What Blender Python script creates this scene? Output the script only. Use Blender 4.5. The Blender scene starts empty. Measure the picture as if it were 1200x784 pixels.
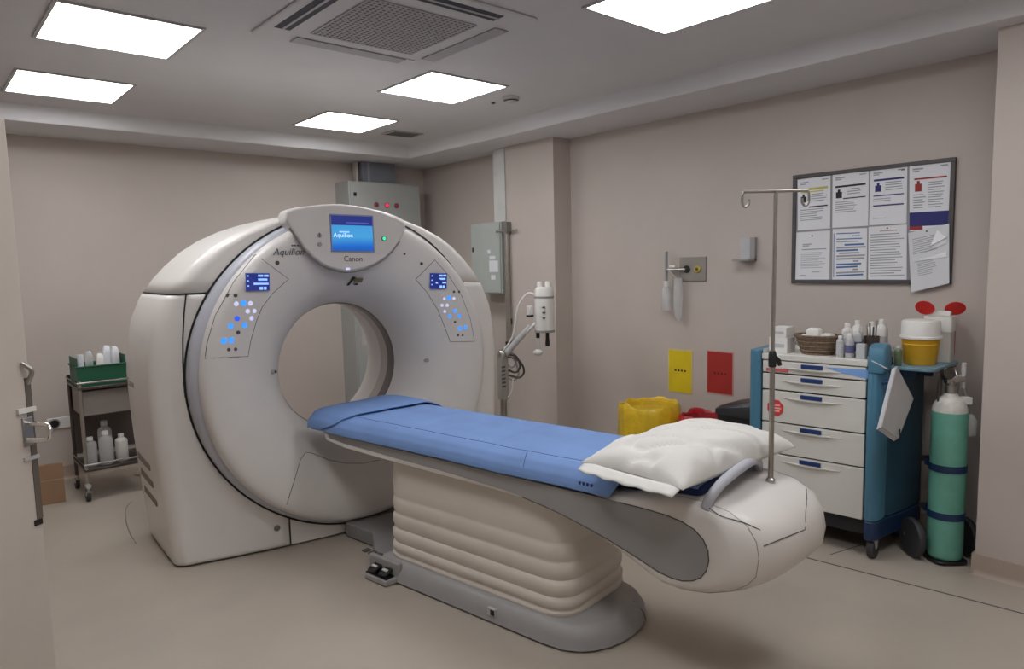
import bpy, bmesh, math, random
from mathutils import Vector, Matrix, noise
random.seed(7)
scene = bpy.context.scene
COL = scene.collection
PI = math.pi

# ------------------------------------------------------------------ camera
CAM_H, FPX = 1.54, 818.0
YAW, PITCH, ROLL = math.radians(41.185), math.radians(5.754), math.radians(-1.344)
fw = Vector((math.sin(YAW)*math.cos(PITCH), math.cos(YAW)*math.cos(PITCH), -math.sin(PITCH)))
rt0 = Vector((math.cos(YAW), -math.sin(YAW), 0)); up0 = rt0.cross(fw)
rt = rt0*math.cos(ROLL) + up0*math.sin(ROLL); up = up0*math.cos(ROLL) - rt0*math.sin(ROLL)
cam_data = bpy.data.cameras.new('camera'); cam = bpy.data.objects.new('camera', cam_data); COL.objects.link(cam)
cam_data.sensor_fit = 'HORIZONTAL'; cam_data.sensor_width = 36.0; cam_data.lens = FPX/1200*36.0
cam_data.clip_start = 0.02
CAM = Vector((0, 0, CAM_H))
m = Matrix((rt, up, -fw)).transposed().to_4x4(); m.translation = CAM
cam.matrix_world = m
scene.camera = cam

# ------------------------------------------------------------------ world, exposure (the room is lit by its own ceiling panels)
w = bpy.data.worlds.new('world'); scene.world = w; w.use_nodes = True
w.node_tree.nodes['Background'].inputs[0].default_value = (0.5, 0.5, 0.52, 1)
w.node_tree.nodes['Background'].inputs[1].default_value = 0.02
scene.view_settings.view_transform = 'Standard'
scene.view_settings.look = 'None'
scene.view_settings.exposure = 0.0
scene.view_settings.gamma = 1.0
scene.view_settings.use_curve_mapping = False
PANEL_STRENGTH = 12.0

# photograph pixel -> point on a plane the thing touches
def ray(px, py):
    return rt*((px-600)/FPX) + up*(-(py-392)/FPX) + fw
def on(px, py, axis, val):
    r = ray(px, py); t = (val - CAM[axis])/r[axis]
    return CAM + r*t

# ------------------------------------------------------------------ materials
def lin(c):
    return tuple(((v/255)/12.92 if v/255 <= 0.04045 else ((v/255+0.055)/1.055)**2.4) for v in c)
MATS = {}
def mat(name, rgb, rough=0.5, metal=0.0, var=0.06, vscale=8.0, bump=0.0, bscale=120.0, emit=0.0, spec=0.5, alpha=1.0, trans=0.0, coat=0.0):
    if name in MATS: return MATS[name]
    M = bpy.data.materials.new(name); M.use_nodes = True; nt = M.node_tree; b = nt.nodes['Principled BSDF']
    c = lin(rgb)
    tc = nt.nodes.new('ShaderNodeTexCoord')
    nz = nt.nodes.new('ShaderNodeTexNoise'); nz.inputs['Scale'].default_value = vscale; nz.inputs['Detail'].default_value = 4
    nt.links.new(tc.outputs['Object'], nz.inputs['Vector'])
    rp = nt.nodes.new('ShaderNodeValToRGB')
    rp.color_ramp.elements[0].position = 0.3; rp.color_ramp.elements[1].position = 0.7
    rp.color_ramp.elements[0].color = tuple(v*(1-var) for v in c)+(1,)
    rp.color_ramp.elements[1].color = tuple(min(1, v*(1+var)) for v in c)+(1,)
    nt.links.new(nz.outputs['Fac'], rp.inputs['Fac'])
    nt.links.new(rp.outputs['Color'], b.inputs['Base Color'])
    b.inputs['Roughness'].default_value = rough; b.inputs['Metallic'].default_value = metal
    b.inputs['Specular IOR Level'].default_value = spec
    b.inputs['Coat Weight'].default_value = coat
    if bump > 0:
        n2 = nt.nodes.new('ShaderNodeTexNoise'); n2.inputs['Scale'].default_value = bscale; n2.inputs['Detail'].default_value = 3
        nt.links.new(tc.outputs['Object'], n2.inputs['Vector'])
        bp = nt.nodes.new('ShaderNodeBump'); bp.inputs['Strength'].default_value = bump; bp.inputs['Distance'].default_value = 0.01
        nt.links.new(n2.outputs['Fac'], bp.inputs['Height']); nt.links.new(bp.outputs['Normal'], b.inputs['Normal'])
    if emit > 0:
        nt.links.new(rp.outputs['Color'], b.inputs['Emission Color']); b.inputs['Emission Strength'].default_value = emit
    if alpha < 1: b.inputs['Alpha'].default_value = alpha
    if trans > 0: b.inputs['Transmission Weight'].default_value = trans
    MATS[name] = M
    return M

# ------------------------------------------------------------------ mesh builder
class B:
    def __init__(s): s.v = []; s.f = []
    def add(s, vs, fs, M=None):
        o = len(s.v)
        s.v += [tuple(M @ Vector(p)) if M else tuple(p) for p in vs]
        s.f += [tuple(i+o for i in f) for f in fs]
        return s
    def box(s, a, b, M=None):
        x0, y0, z0 = a; x1, y1, z1 = b
        vs = [(x0,y0,z0),(x1,y0,z0),(x1,y1,z0),(x0,y1,z0),(x0,y0,z1),(x1,y0,z1),(x1,y1,z1),(x0,y1,z1)]
        return s.add(vs, [(0,3,2,1),(4,5,6,7),(0,1,5,4),(1,2,6,5),(2,3,7,6),(3,0,4,7)], M)
    def cyl(s, p0, p1, r0, r1=None, n=20, cap=True):
        return s.tube([p0, p1], [r0, r0 if r1 is None else r1], n, cap)
    def tube(s, path, rad, n=10, cap=True, closed=False):
        P = [Vector(p) for p in path]; R = rad if isinstance(rad, (list, tuple)) else [rad]*len(P)
        k = len(P); T = []
        for i in range(k):
            a = P[(i-1) % k] if (closed or i > 0) else P[i]; b = P[(i+1) % k] if (closed or i < k-1) else P[i]
            d = (b-a); T.append(d.normalized() if d.length > 1e-9 else Vector((0,0,1)))
        ref = Vector((0,0,1)) if abs(T[0].z) < 0.9 else Vector((1,0,0))
        N = T[0].cross(ref).normalized(); vs = []; fs = []
        for i in range(k):
            N = (N - T[i]*N.dot(T[i])).normalized(); Bn = T[i].cross(N)
            for j in range(n):
                a = 2*PI*j/n; vs.append(P[i] + (N*math.cos(a)+Bn*math.sin(a))*R[i])
        for i in range(k if closed else k-1):
            i2 = (i+1) % k
            for j in range(n):
                j2 = (j+1) % n; fs.append((i*n+j, i*n+j2, i2*n+j2, i2*n+j))
        if cap and not closed:
            fs.append(tuple(range(n-1, -1, -1))); fs.append(tuple((k-1)*n+j for j in range(n)))
        return s.add(vs, fs)
    def lathe(s, prof, c=(0,0,0), axis='z', n=32, cap=True):
        vs = []; fs = []; k = len(prof)
        for r, h in prof:
            for j in range(n):
                a = 2*PI*j/n; x, y = r*math.cos(a), r*math.sin(a)
                if axis == 'z': p = (c[0]+x, c[1]+y, c[2]+h)
                elif axis == 'y': p = (c[0]+x, c[1]+h, c[2]+y)
                else: p = (c[0]+h, c[1]+x, c[2]+y)
                vs.append(p)
        for i in range(k-1):
            for j in range(n):
                j2 = (j+1) % n; fs.append((i*n+j, i*n+j2, (i+1)*n+j2, (i+1)*n+j))
        if cap:
            fs.append(tuple(range(n-1, -1, -1))); fs.append(tuple((k-1)*n+j for j in range(n)))
        return s.add(vs, fs)
    def prism(s, poly, h0, h1, axis='z', M=None):
        n = len(poly); vs = []
        for h in (h0, h1):
            for a, b in poly:
                vs.append((a,b,h) if axis == 'z' else ((a,h,b) if axis == 'y' else (h,a,b)))
        fs = [tuple(range(n-1,-1,-1)), tuple(range(n,2*n))]+[(i,(i+1)%n,n+(i+1)%n,n+i) for i in range(n)]
        return s.add(vs, fs, M)
    def loft(s, loops, cap=True, closed=True):
        n = len(loops[0]); vs = [p for L in loops for p in L]; fs = []
        for i in range(len(loops)-1):
            for j in range(n if closed else n-1):
                j2 = (j+1) % n; fs.append((i*n+j, i*n+j2, (i+1)*n+j2, (i+1)*n+j))
        if cap:
            fs.append(tuple(range(n-1,-1,-1))); fs.append(tuple((len(loops)-1)*n+j for j in range(n)))
        return s.add(vs, fs)
    def grid(s, nu, nv, fn):
        vs = [fn(i/nu, j/nv) for i in range(nu+1) for j in range(nv+1)]; w_ = nv+1
        return s.add(vs, [(i*w_+j, (i+1)*w_+j, (i+1)*w_+j+1, i*w_+j+1) for i in range(nu) for j in range(nv)])
    def sphere(s, c, r, n=14, k=8, sc=(1,1,1)):
        loops = []
        for i in range(1, k):
            a = -PI/2+PI*i/k
            loops.append([(c[0]+sc[0]*r*math.cos(a)*math.cos(2*PI*j/n), c[1]+sc[1]*r*math.cos(a)*math.sin(2*PI*j/n), c[2]+sc[2]*r*math.sin(a)) for j in range(n)])
        return s.loft(loops)
    def obj(s, name, material, parent=None, smooth=None, bevel=0.0, seg=2, fixn=True):
        me = bpy.data.meshes.new(name); me.from_pydata([tuple(v) for v in s.v], [], s.f)
        if fixn:
            bm = bmesh.new(); bm.from_mesh(me); bmesh.ops.recalc_face_normals(bm, faces=bm.faces); bm.to_mesh(me); bm.free()
        me.materials.append(material)
        o = bpy.data.objects.new(name, me); COL.objects.link(o)
        if parent: o.parent = parent
        if bevel > 0:
            bv = o.modifiers.new('bevel', 'BEVEL'); bv.width = bevel; bv.segments = seg; bv.limit_method = 'ANGLE'; bv.angle_limit = math.radians(40)
        if smooth is not None or bevel > 0:
            me.shade_smooth(); me.set_sharp_from_angle(angle=math.radians(smooth if smooth else 35))
        return o

def tag(o, label, cat, group=None):
    o['label'] = label; o['category'] = cat
    if group: o['group'] = group
    return o
def thing(name, label, cat, loc=(0,0,0), rotz=0.0, group=None):
    o = bpy.data.objects.new(name, None); o.empty_display_size = 0.1; COL.objects.link(o)
    o.location = loc; o.rotation_euler = (0,0,rotz)
    return tag(o, label, cat, group)
def struct(o):
    o['kind'] = 'structure'; return o
def rrect(x0, y0, x1, y1, r, n=6):
    pts = []
    for cx, cy, a0 in ((x1-r,y1-r,0),(x0+r,y1-r,PI/2),(x0+r,y0+r,PI),(x1-r,y0+r,1.5*PI)):
        for i in range(n+1):
            a = a0+PI/2*i/n; pts.append((cx+r*math.cos(a), cy+r*math.sin(a)))
    return pts
def text(name, body, size, M, material, parent=None, extrude=0.0008, align='CENTER', shear=0.0):
    cu = bpy.data.curves.new(name, 'FONT'); cu.body = body; cu.size = size; cu.extrude = extrude; cu.align_x = align; cu.align_y = 'CENTER'; cu.shear = shear
    cu.resolution_u = 3
    t = bpy.data.objects.new(name, cu); COL.objects.link(t)
    me = bpy.data.meshes.new_from_object(t); bpy.data.objects.remove(t)
    me.transform(M); me.materials.clear(); me.materials.append(material)
    o = bpy.data.objects.new(name, me); COL.objects.link(o)
    if parent: o.parent = parent
    return o
def frame(origin, xdir, zdir):
    """matrix: text x along xdir, text up along zdir"""
    x = Vector(xdir).normalized(); y = (Vector(zdir) - x*Vector(zdir).dot(x)).normalized(); n = x.cross(y)
    M_ = Matrix((x, y, n)).transposed().to_4x4(); M_.translation = Vector(origin); return M_

def smooth_path(P, n=6):
    out = []
    P = [Vector(p) for p in P]
    for i in range(len(P)-1):
        p0 = P[max(i-1,0)]; p1 = P[i]; p2 = P[i+1]; p3 = P[min(i+2,len(P)-1)]
        for k in range(n):
            t_ = k/n; out.append(.5*((2*p1)+(p2-p0)*t_+(2*p0-5*p1+4*p2-p3)*t_*t_+(-p0+3*p1-3*p2+p3)*t_**3))
    out.append(P[-1]); return out

# colours
M_WALL = mat('wall_paint', (192,181,174), 0.55, var=0.03, vscale=2.5, bump=0.12, bscale=260)
M_CEIL = mat('ceiling_paint', (211,210,212), 0.8, var=0.02, vscale=3)
M_FLOOR = mat('vinyl_floor', (175,165,153), 0.36, var=0.05, vscale=3, bump=0.03, bscale=400)
M_BASE = mat('vinyl_skirting', (172,156,144), 0.45, var=0.04)
M_SHELL = mat('scanner_shell', (222,218,214), 0.34, var=0.015, coat=0.15)
M_SHELL2 = mat('scanner_face', (216,212,209), 0.36, var=0.015, coat=0.1)
M_BAND = mat('scanner_band', (184,186,196), 0.3, var=0.03)
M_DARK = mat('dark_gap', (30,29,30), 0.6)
M_SEAM = mat('seam_grey', (84,80,78), 0.6)
M_BORE = mat('bore_liner', (188,180,174), 0.35, var=0.02)
M_BOREDARK = mat('bore_edge', (112,106,104), 0.3, var=0.03)
M_GREY = mat('table_grey', (150,148,147), 0.4, var=0.03)
M_GREYL = mat('base_grey', (156,154,154), 0.42, var=0.03)
M_CREAM = mat('bellows_cream', (212,204,194), 0.55, var=0.02)
M_BLUE = mat('blue_sheet', (114,146,200), 0.75, var=0.06, vscale=5, bump=0.25, bscale=500)
M_NAVYS = mat('sheet_stitch', (38,56,108), 0.8)
M_PILLOW = mat('pillow_cotton', (214,212,208), 0.85, var=0.02, bump=0.15, bscale=300)
M_STEEL = mat('brushed_steel', (178,174,168), 0.28, metal=0.9, var=0.08, vscale=20)
M_CHROME = mat('chrome', (225,222,218), 0.12, metal=1.0, var=0.02)
M_DSTEEL = mat('dark_steel', (92,86,82), 0.35, metal=0.7, var=0.08)
M_GBOX = mat('cabinet_grey', (166,168,166), 0.45, var=0.03)
M_GBOX2 = mat('box_grey_green', (172,178,174), 0.45, var=0.03)
M_BLACK = mat('black_plastic', (28,28,30), 0.4)
M_RUBBER = mat('rubber', (52,52,56), 0.6)
M_WHITEP = mat('white_plastic', (226,224,220), 0.4, var=0.02)
M_PAPER = mat('paper', (226,227,232), 0.7, var=0.01)
M_PRINT = mat('print_grey', (158,160,166), 0.8)
M_PRINTD = mat('print_dark', (44,44,54), 0.8)
M_PRINTB = mat('print_blue', (72,112,164), 0.8)
M_PRINTN = mat('print_navy', (52,52,112), 0.8)
M_PRINTR = mat('print_red', (150,52,48), 0.8)
M_PRINTY = mat('print_yellow', (196,190,96), 0.8)
M_TEAL = mat('cart_blue', (72,122,148), 0.42, var=0.03)
M_TEALD = mat('cart_navy', (22,48,84), 0.45, var=0.04)
M_CARTF = mat('cart_front', (212,210,204), 0.45, var=0.02)
M_HANDLE = mat('handle_navy', (32,56,112), 0.4)
M_O2 = mat('cylinder_green', (104,168,150), 0.42, var=0.08, vscale=18)
M_YEL = mat('yellow_sign', (222,196,28), 0.5)
M_YELBIN = mat('yellow_bin', (232,178,42), 0.42)
M_YBAG = mat('yellow_bag', (222,184,42), 0.3, var=0.12, vscale=14, bump=0.5, bscale=40)
M_RED = mat('red_sign', (166,46,42), 0.5)
M_REDP = mat('red_plastic', (190,36,34), 0.4)
M_RBAG = mat('red_bag', (176,36,44), 0.28, var=0.15, vscale=14, bump=0.5, bscale=40)
M_WICK = mat('wicker', (124,104,86), 0.8, var=0.25, vscale=60, bump=0.6, bscale=90)
M_GREEN = mat('green_crate', (28,92,66), 0.5)
M_CARD = mat('cardboard', (156,124,98), 0.8, var=0.05)
M_CLEAR = mat('clear_plastic', (224,226,226), 0.15, var=0.02, alpha=0.45)
M_LGREY = mat('light_grey', (190,190,192), 0.5)
M_BRASS = mat('brass', (196,176,84), 0.35, metal=0.5)
M_TAPE = mat('tan_plastic', (170,150,120), 0.6)

def emat(name, rgb, strength):
    if name in MATS: return MATS[name]
    M_ = bpy.data.materials.new(name); M_.use_nodes = True; nt = M_.node_tree
    b = nt.nodes['Principled BSDF']; b.inputs['Base Color'].default_value = lin(rgb)+(1,)
    b.inputs['Emission Color'].default_value = lin(rgb)+(1,); b.inputs['Emission Strength'].default_value = strength
    MATS[name] = M_; return M_
M_PANEL = emat('light_panel', (251,252,253), PANEL_STRENGTH)
M_LEDB = emat('led_blue', (60,150,255), 0.75)
M_LEDB2 = emat('led_deep_blue', (40,90,235), 0.7)
M_LEDW = emat('led_white', (214,214,255), 0.55)
M_LEDR = emat('led_red', (255,40,80), 0.9)
M_LEDRD = emat('led_dark_red', (130,24,40), 0.25)
M_LEDG = emat('led_green', (60,235,170), 0.8)
M_SCRD = emat('screen_navy', (24,38,112), 0.8)
M_SCRL = emat('screen_text', (150,190,255), 0.8)
M_SCRW = emat('screen_white', (190,224,250), 0.8)

def screen_gradient():
    M_ = bpy.data.materials.new('screen_sky'); M_.use_nodes = True; nt = M_.node_tree; b = nt.nodes['Principled BSDF']
    tc = nt.nodes.new('ShaderNodeTexCoord'); sp = nt.nodes.new('ShaderNodeSeparateXYZ'); rp = nt.nodes.new('ShaderNodeValToRGB')
    nt.links.new(tc.outputs['Generated'], sp.inputs[0]); nt.links.new(sp.outputs['Z'], rp.inputs['Fac'])
    e = rp.color_ramp.elements
    e[0].position = 0.0; e[0].color = lin((20,90,190))+(1,)
    e[1].position = 1.0; e[1].color = lin((66,158,226))+(1,)
    k = e.new(0.15); k.color = lin((22,110,214))+(1,)
    k = e.new(0.4); k.color = lin((72,170,232))+(1,)
    b.inputs['Base Color'].default_value = (0.01,0.02,0.05,1)
    nt.links.new(rp.outputs['Color'], b.inputs['Emission Color']); b.inputs['Emission Strength'].default_value = 0.85
    b.inputs['Roughness'].default_value = 0.2
    return M_
M_SCRG = screen_gradient()

# ------------------------------------------------------------------ the room
XW, YB, XL, YF = 4.20, 6.14, -0.56, -0.62          # right, back, left, front walls
ZC, ZS = CAM_H+1.115, CAM_H+1.0                    # ceiling, soffit underside
SX, SY = 3.68, 5.60                                # inner edges of the soffit
def wallbox(name, a, b, m=M_WALL): return struct(B().box(a, b).obj(name, m))
fl = struct(B().box((XL-.1, YF-.1, -.1), (XW+.1, YB+.1, 0)).obj('floor', M_FLOOR))
# welded seams in the vinyl sheet
q0, q1 = on(938, 652, 2, 0), on(1200, 719.5, 2, 0); d = (q1-q0).normalized(); q1 = q0+d*2.4
B().tube([q0+Vector((0,0,.0002)), q1+Vector((0,0,.0002))], 0.0035, 6).obj('seam', M_SEAM, fl)
q2, q3 = on(973, 650, 2, 0), on(992, 644, 2, 0)
B().tube([q2+Vector((0,0,.0002)), q3+(q3-q2)*2], 0.002, 6).obj('seam', M_SEAM, fl)
struct(B().box((XL-.1, YF-.1, ZC), (XW+.1, YB+.1, ZC+.1)).obj('ceiling', M_CEIL))
wallbox('wall_back', (XL-.1, YB, 0), (XW+.1, YB+.1, ZC))
wallbox('wall_right', (XW, YF-.1, 0), (XW+.1, YB, ZC))
wallbox('wall_front', (XL-.1, YF-.1, 0), (XW, YF, ZC))
lw = B().box((XL-.1, YF, 0), (XL, 1.40, ZC)).box((XL-.1, 2.34, 0), (XL, YB, ZC)).box((XL-.1, 1.40, 2.1), (XL, 2.34, ZC))
struct(lw.obj('wall_left', M_WALL))
wallbox('wall_corridor', (XL-1.2, 1.1, 0), (XL-1.1, 2.7, ZC))
# soffit running round the ceiling: coved inner face
def soffit(name, along, a0, a1, inner, wall):
    sgn = 1 if wall > inner else -1
    prof = [(inner-sgn*.05, ZC), (inner-sgn*.022, ZC-.012), (inner-sgn*.006, ZC-.045), (inner, ZS+.02), (inner+sgn*.008, ZS+.004), (inner+sgn*.025, ZS), (wall, ZS), (wall, ZC)]
    L = []
    for t in (a0, a1):
        L.append([(p, t, z) if along == 'y' else (t, p, z) for p, z in prof])
    return struct(B().loft(L).obj(name, M_CEIL, smooth=40))
soffit('trim_1', 'y', YF, YB, SX, XW)
soffit('trim_2', 'x', XL, SX+.03, SY, YB)
# pier (near, right) and pillar (far, right wall)
PX = 3.80
PYE = on(1156, 355, 0, PX).y
wallbox('wall_pier', (PX, YF, 0), (XW, PYE, ZS))
PLX, PLY0 = 4.005, 4.03
PLY1 = on(593, 230, 0, PLX).y
wallbox('wall_pillar', (PLX, PLY0, 0), (XW, PLY1, ZS))
# coved vinyl skirting
def skirting(name, pts, h=.1, t=.012):
    b = B()
    for (x0,y0),(x1,y1),(nx,ny) in pts:
        prof = [(0,0),(t*2.2,0),(t*1.2,.012),(t,.03),(t,h),(0,h)]
        b.loft([[(x+nx*o, y+ny*o, z) for o, z in prof] for x, y in ((x0,y0),(x1,y1))])
    return struct(b.obj(name, M_BASE, smooth=40))
skirting('baseboard_pier', [((PX,YF),(PX,PYE),(-1,0)), ((PX-.012,PYE),(XW,PYE),(0,1))])
skirting('baseboard_right', [((XW,PYE+.012),(XW,PLY0),(-1,0)), ((PLX,PLY0),(PLX,PLY1),(-1,0)), ((XW,PLY1),(XW,YB),(-1,0)), ((PLX-.012,PLY0),(XW,PLY0),(0,-1))])
skirting('baseboard_back', [((XL,YB),(XW,YB),(0,-1))])
skirting('baseboard_left', [((XL,2.36),(XL,YB),(1,0))])

# door leaf standing open at the left edge of the view, with its hardware
def door():
    ex_, ey_ = .315, 2.90; a = math.radians(55); wd = 1.02
    hx, hy = ex_-wd*math.sin(a), ey_-wd*math.cos(a)
    root = bpy.data.objects.new('door_1', None); COL.objects.link(root); root['kind'] = 'structure'
    root.location = (hx, hy, 0); root.rotation_euler = (0,0,math.atan2(ey_-hy, ex_-hx))
    md = mat('door_laminate', (200,190,180), 0.3, var=0.02)
    B().box((0,0,.012),(wd,.045,2.06)).obj('leaf', md, root, bevel=.003)
    B().box((wd-.020,-.003,.69),(wd+.002,.0,1.19)).obj('lock_strip', mat('strip_brown',(112,102,94),.4,metal=.3), root)
    B().box((wd-.032,-.006,.67),(wd-.004,.0,.69)).obj('strip_foot', M_BLACK, root)
    B().box((wd-.05,-.008,.905),(wd+.006,.0,.918)).obj('dead_bolt', M_LGREY, root)
    B().box((wd-.06,-.012,1.072),(wd+.006,.0,1.088)).obj('latch_bolt', M_WHITEP, root)
    B().tube(smooth_path([(wd-.01,-.002,1.17),(wd-.01,-.022,1.20),(wd-.014,-.026,1.22),(wd-.03,-.008,1.245)],5),.008,10).obj('strip_hook', M_STEEL, root, smooth=50)
    ro = B().box((wd-.045,-.008,.955),(wd-.008,.0,1.055)).obj('handle_plate', M_STEEL, root, bevel=.002)
    B().tube(smooth_path([(wd-.024,-.004,1.032),(wd-.024,-.05,1.034),(wd-.024,-.083,1.030),(wd-.026,-.096,1.015),(wd-.028,-.096,.995),(wd-.03,-.085,.982),(wd-.034,-.05,.978),(wd-.036,-.012,.976)],4),.0088,12).obj('lever', M_CHROME, ro, smooth=40)
    for z in (.25,1.05,1.85):
        B().cyl((-.006,.05,z-.05),(-.006,.05,z+.05),.009,n=12).obj('hinge', M_STEEL, root, smooth=40)
    return root
door()

# ------------------------------------------------------------------ ceiling fittings
def ceiling_light(xc, yc, label):
    t = thing('ceiling_light', label, 'ceiling light', (xc, yc, ZC), 0, 'square ceiling light panels')
    fr = B(); o_, i_ = .298, .283
    for a, b in (((-o_,-o_),(o_,-i_)),((-o_,i_),(o_,o_)),((-o_,-i_),(-i_,i_)),((i_,-i_),(o_,i_))):
        fr.box((a[0],a[1],-.009),(b[0],b[1],-.0005))
    fr.obj('frame', mat('light_frame',(184,182,182),.5), t)
    B().box((-i_,-i_,-.006),(i_,i_,-.001)).obj('diffuser', M_PANEL, t)
LX = (.868, 2.69)
ceiling_light(LX[0], 4.96, 'lit square ceiling panel at far left, closest to the back wall')
ceiling_light(LX[1], 4.96, 'lit square ceiling panel beside the small slotted ceiling vent')
ceiling_light(LX[0], 3.72, 'lit square ceiling panel left of the ceiling air conditioner, above the scanner side')
ceiling_light(LX[1], 3.68, 'lit square ceiling panel next to the round smoke detector')
ceiling_light(2.648, 1.875, 'lit square ceiling panel at the top edge, right of the air conditioner')
ceiling_light(LX[0], 1.875, 'lit square ceiling panel out of view, left of the near one')
ceiling_light(LX[0], .45, 'lit square ceiling panel out of view above the doorway, left')
ceiling_light(2.648, .45, 'lit square ceiling panel out of view above the doorway, right')

def aircon():
    t = thing('air_conditioner', 'white square ceiling cassette air conditioner with grey mesh grille', 'air conditioner', (1.83, 2.88, ZC))
    h = .49
    B().prism(rrect(-h,-h,h,h,.05), -.014, -.0005).obj('panel', mat('aircon_white',(208,207,208),.6,var=.01), t, bevel=.008)
    B().box((-.275,-.275,-.0175),(.275,.275,-.0135)).obj('grille_backing', mat('grille_dark',(104,103,106),.7), t)
    g = B(); n = 22; st = .55/n
    for i in range(n+1):
        p = -.275+i*st
        g.box((p-.004,-.275,-.0205),(p+.004,.275,-.0165)); g.box((-.275,p-.004,-.020),(.275,p+.004,-.017))
    go = g.obj('grille', mat('grille_grey',(186,184,186),.6), t)
    for k in range(4):
        R_ = Matrix.Rotation(k*PI/2, 4, 'Z')
        B().box((-.30,.368,-.0165),(.30,.442,-.0135), R_).obj('air_slot', mat('slot_dark',(48,50,62),.6), t)
        if k in (0, 3):
            B().box((-.305,.362,-.021),(.305,.446,-.0155), R_).obj('louvre', mat('louvre_grey',(172,170,174),.5), t, bevel=.002)
        else:
            B().box((-.30,.398,-.019),(.30,.412,-.016), R_).obj('louvre', mat('louvre_grey',(172,170,174),.5), t)
    B().box((.30,.36,-.017),(.36,.385,-.0135)).obj('badge', M_WHITEP, t)
aircon()
p = on(599, 114, 2, ZC)
t = thing('smoke_detector', 'round white smoke detector on the ceiling beside a light panel', 'smoke detector', (p.x, p.y, ZC))
B().lathe([(.055,-.001),(.055,-.012),(.05,-.02),(.035,-.028),(.02,-.034)]).obj('housing', mat('detector',(190,188,186),.5), t, smooth=30)
B().lathe([(.0525,-.021),(.040,-.027)], cap=False).obj('sensing_slot', M_DSTEEL, t, smooth=40)
p = on(578, 120, 2, ZC)
tag(B().lathe([(.016,-.001),(.014,-.006),(.006,-.012)], (p.x,p.y,ZC), n=16).obj('ceiling_sensor', M_DSTEEL, smooth=40), 'tiny dark round sensor on the ceiling next to the smoke detector', 'sensor')
p = on(470, 157, 2, ZC)
t = thing('ceiling_vent', 'small slotted vent grille in the ceiling near the back corner', 'vent', (p.x, p.y-.02, ZC))
B().box((-.15,-.10,-.008),(.15,.10,-.0005)).obj('frame', mat('vent_white',(176,174,172),.5), t, bevel=.002)
for i in range(5):
    B().box((-.12,-.078+i*.034,-.0105),(.12,-.06+i*.034,-.0075)).obj('slot', M_DSTEEL, t)

# ------------------------------------------------------------------ CT scanner gantry
G = Vector((1.93, 3.70, 0))
GROT = math.radians(-3.0)
GINV = Matrix.Rotation(-GROT, 3, 'Z')
def gon(px, py, axis, val):
    """pixel -> point on a plane of the scanner's own coordinates"""
    o_ = GINV @ (CAM-G); r_ = GINV @ ray(px, py)
    return o_ + r_*((val-o_[axis])/r_[axis])
CZ = .957                                     # height of the bore axis
RX = .03                                      # the ring sits slightly right of the floor anchor
FP = [(.379,.155),(.388,.11),(.404,.06),(.43,.01),(.47,-.045),(.53,-.100),(.60,-.138),(.68,-.164),(.76,-.178),(.815,-.180),(.842,-.175),(.858,-.162),(.866,-.142)]
def face_y(r):
    if r <= FP[0][0]: return FP[0][1]
    for (r0,y0),(r1,y1) in zip(FP, FP[1:]):
        if r <= r1: return y0+(y1-y0)*(r-r0)/(r1-r0)
    return FP[-1][1]
def on_face(px, py, lift=0.0):
    """pixel -> point on the moulded front of the ring (scanner coordinates) and its normal"""
    y = -.14
    for _ in range(25):
        P = gon(px, py, 1, y)
        r = math.hypot(P.x-RX, P.z-CZ); y = .5*y+.5*face_y(r)
    P = gon(px, py, 1, y)
    r = math.hypot(P.x-RX, P.z-CZ); s = (face_y(r+.01)-face_y(r-.01))/.02
    if r > .82: s = 0
    n = Vector((s*(P.x-RX)/r, -1, s*(P.z-CZ)/r)).normalized()
    return P + n*lift, n
def face_frame(px, py, lift):
    P, n = on_face(px, py, lift)
    x = (Vector((1,0,0))-n*n.x).normalized(); return frame(P, x, n.cross(x))
def y_front(x): return -.09+(.135 if x < 0 else .03)*(min(abs(x),1.1)/.96)**1.7
OUT = [(.965,0),(.972,.05),(.985,.2),(1.01,.5),(1.025,.8),(1.028,.98),(1.015,1.15),(.985,1.28),(.93,1.405),(.915,1.425),(.86,1.50),(.79,1.575),(.70,1.655),(.60,1.72),(.48,1.775),(.36,1.815),(.24,1.845),(.12,1.862)]
YR = .76
def plan_half(wd, x_from=0.0, sgn=1, inset=0.0, nf=10, ymin=-1.0):
    """half plan loop: from the centre of the front round the side to the centre of the back"""
    w_ = wd-inset; rc = min(.085, w_*.4); pts = []
    x0 = min(x_from, w_-rc)
    for i in range(nf+1):
        x = x0+(w_-rc-x0)*i/nf; pts.append((x, max(ymin, y_front(sgn*x))+inset))
    yc = max(ymin, y_front(sgn*(w_-rc)))+rc*.95+inset
    for i in range(1, 7):
        a = PI/2*i/6; pts.append((w_-rc+rc*math.sin(a), yc-rc*.95*math.cos(a)))
    yr = YR-inset; r2 = min(.10, w_*.4)
    for k in range(1,5): pts.append((w_, yc+(yr-r2-yc)*k/4))
    for i in range(1, 5):
        a = PI/2*i/4; pts.append((w_-r2+r2*math.cos(a), yr-r2+r2*math.sin(a)))
    pts.append((x0, yr))
    return [(sgn*x, y) for x, y in pts]
gt = thing('ct_scanner', 'white CT scanner gantry with round bore and small blue screen on top', 'CT scanner', tuple(G), GROT)
def width_at(z):
    for (w0,z0),(w1,z1) in zip(OUT, OUT[1:]):
        if z <= z1: return w0+(w1-w0)*(z-z0)/(z1-z0)
    return OUT[-1][0]
SPLIT, XS = 1.428, .40
zl_low = [.012,.03,.06,.12,.25,.4,.6,.8,.98,1.1,1.2,1.28,1.35,1.40,SPLIT-.006]
zl_up = [SPLIT+.004]+[z for _, z in OUT if z > SPLIT+.02]+[1.868]
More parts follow.
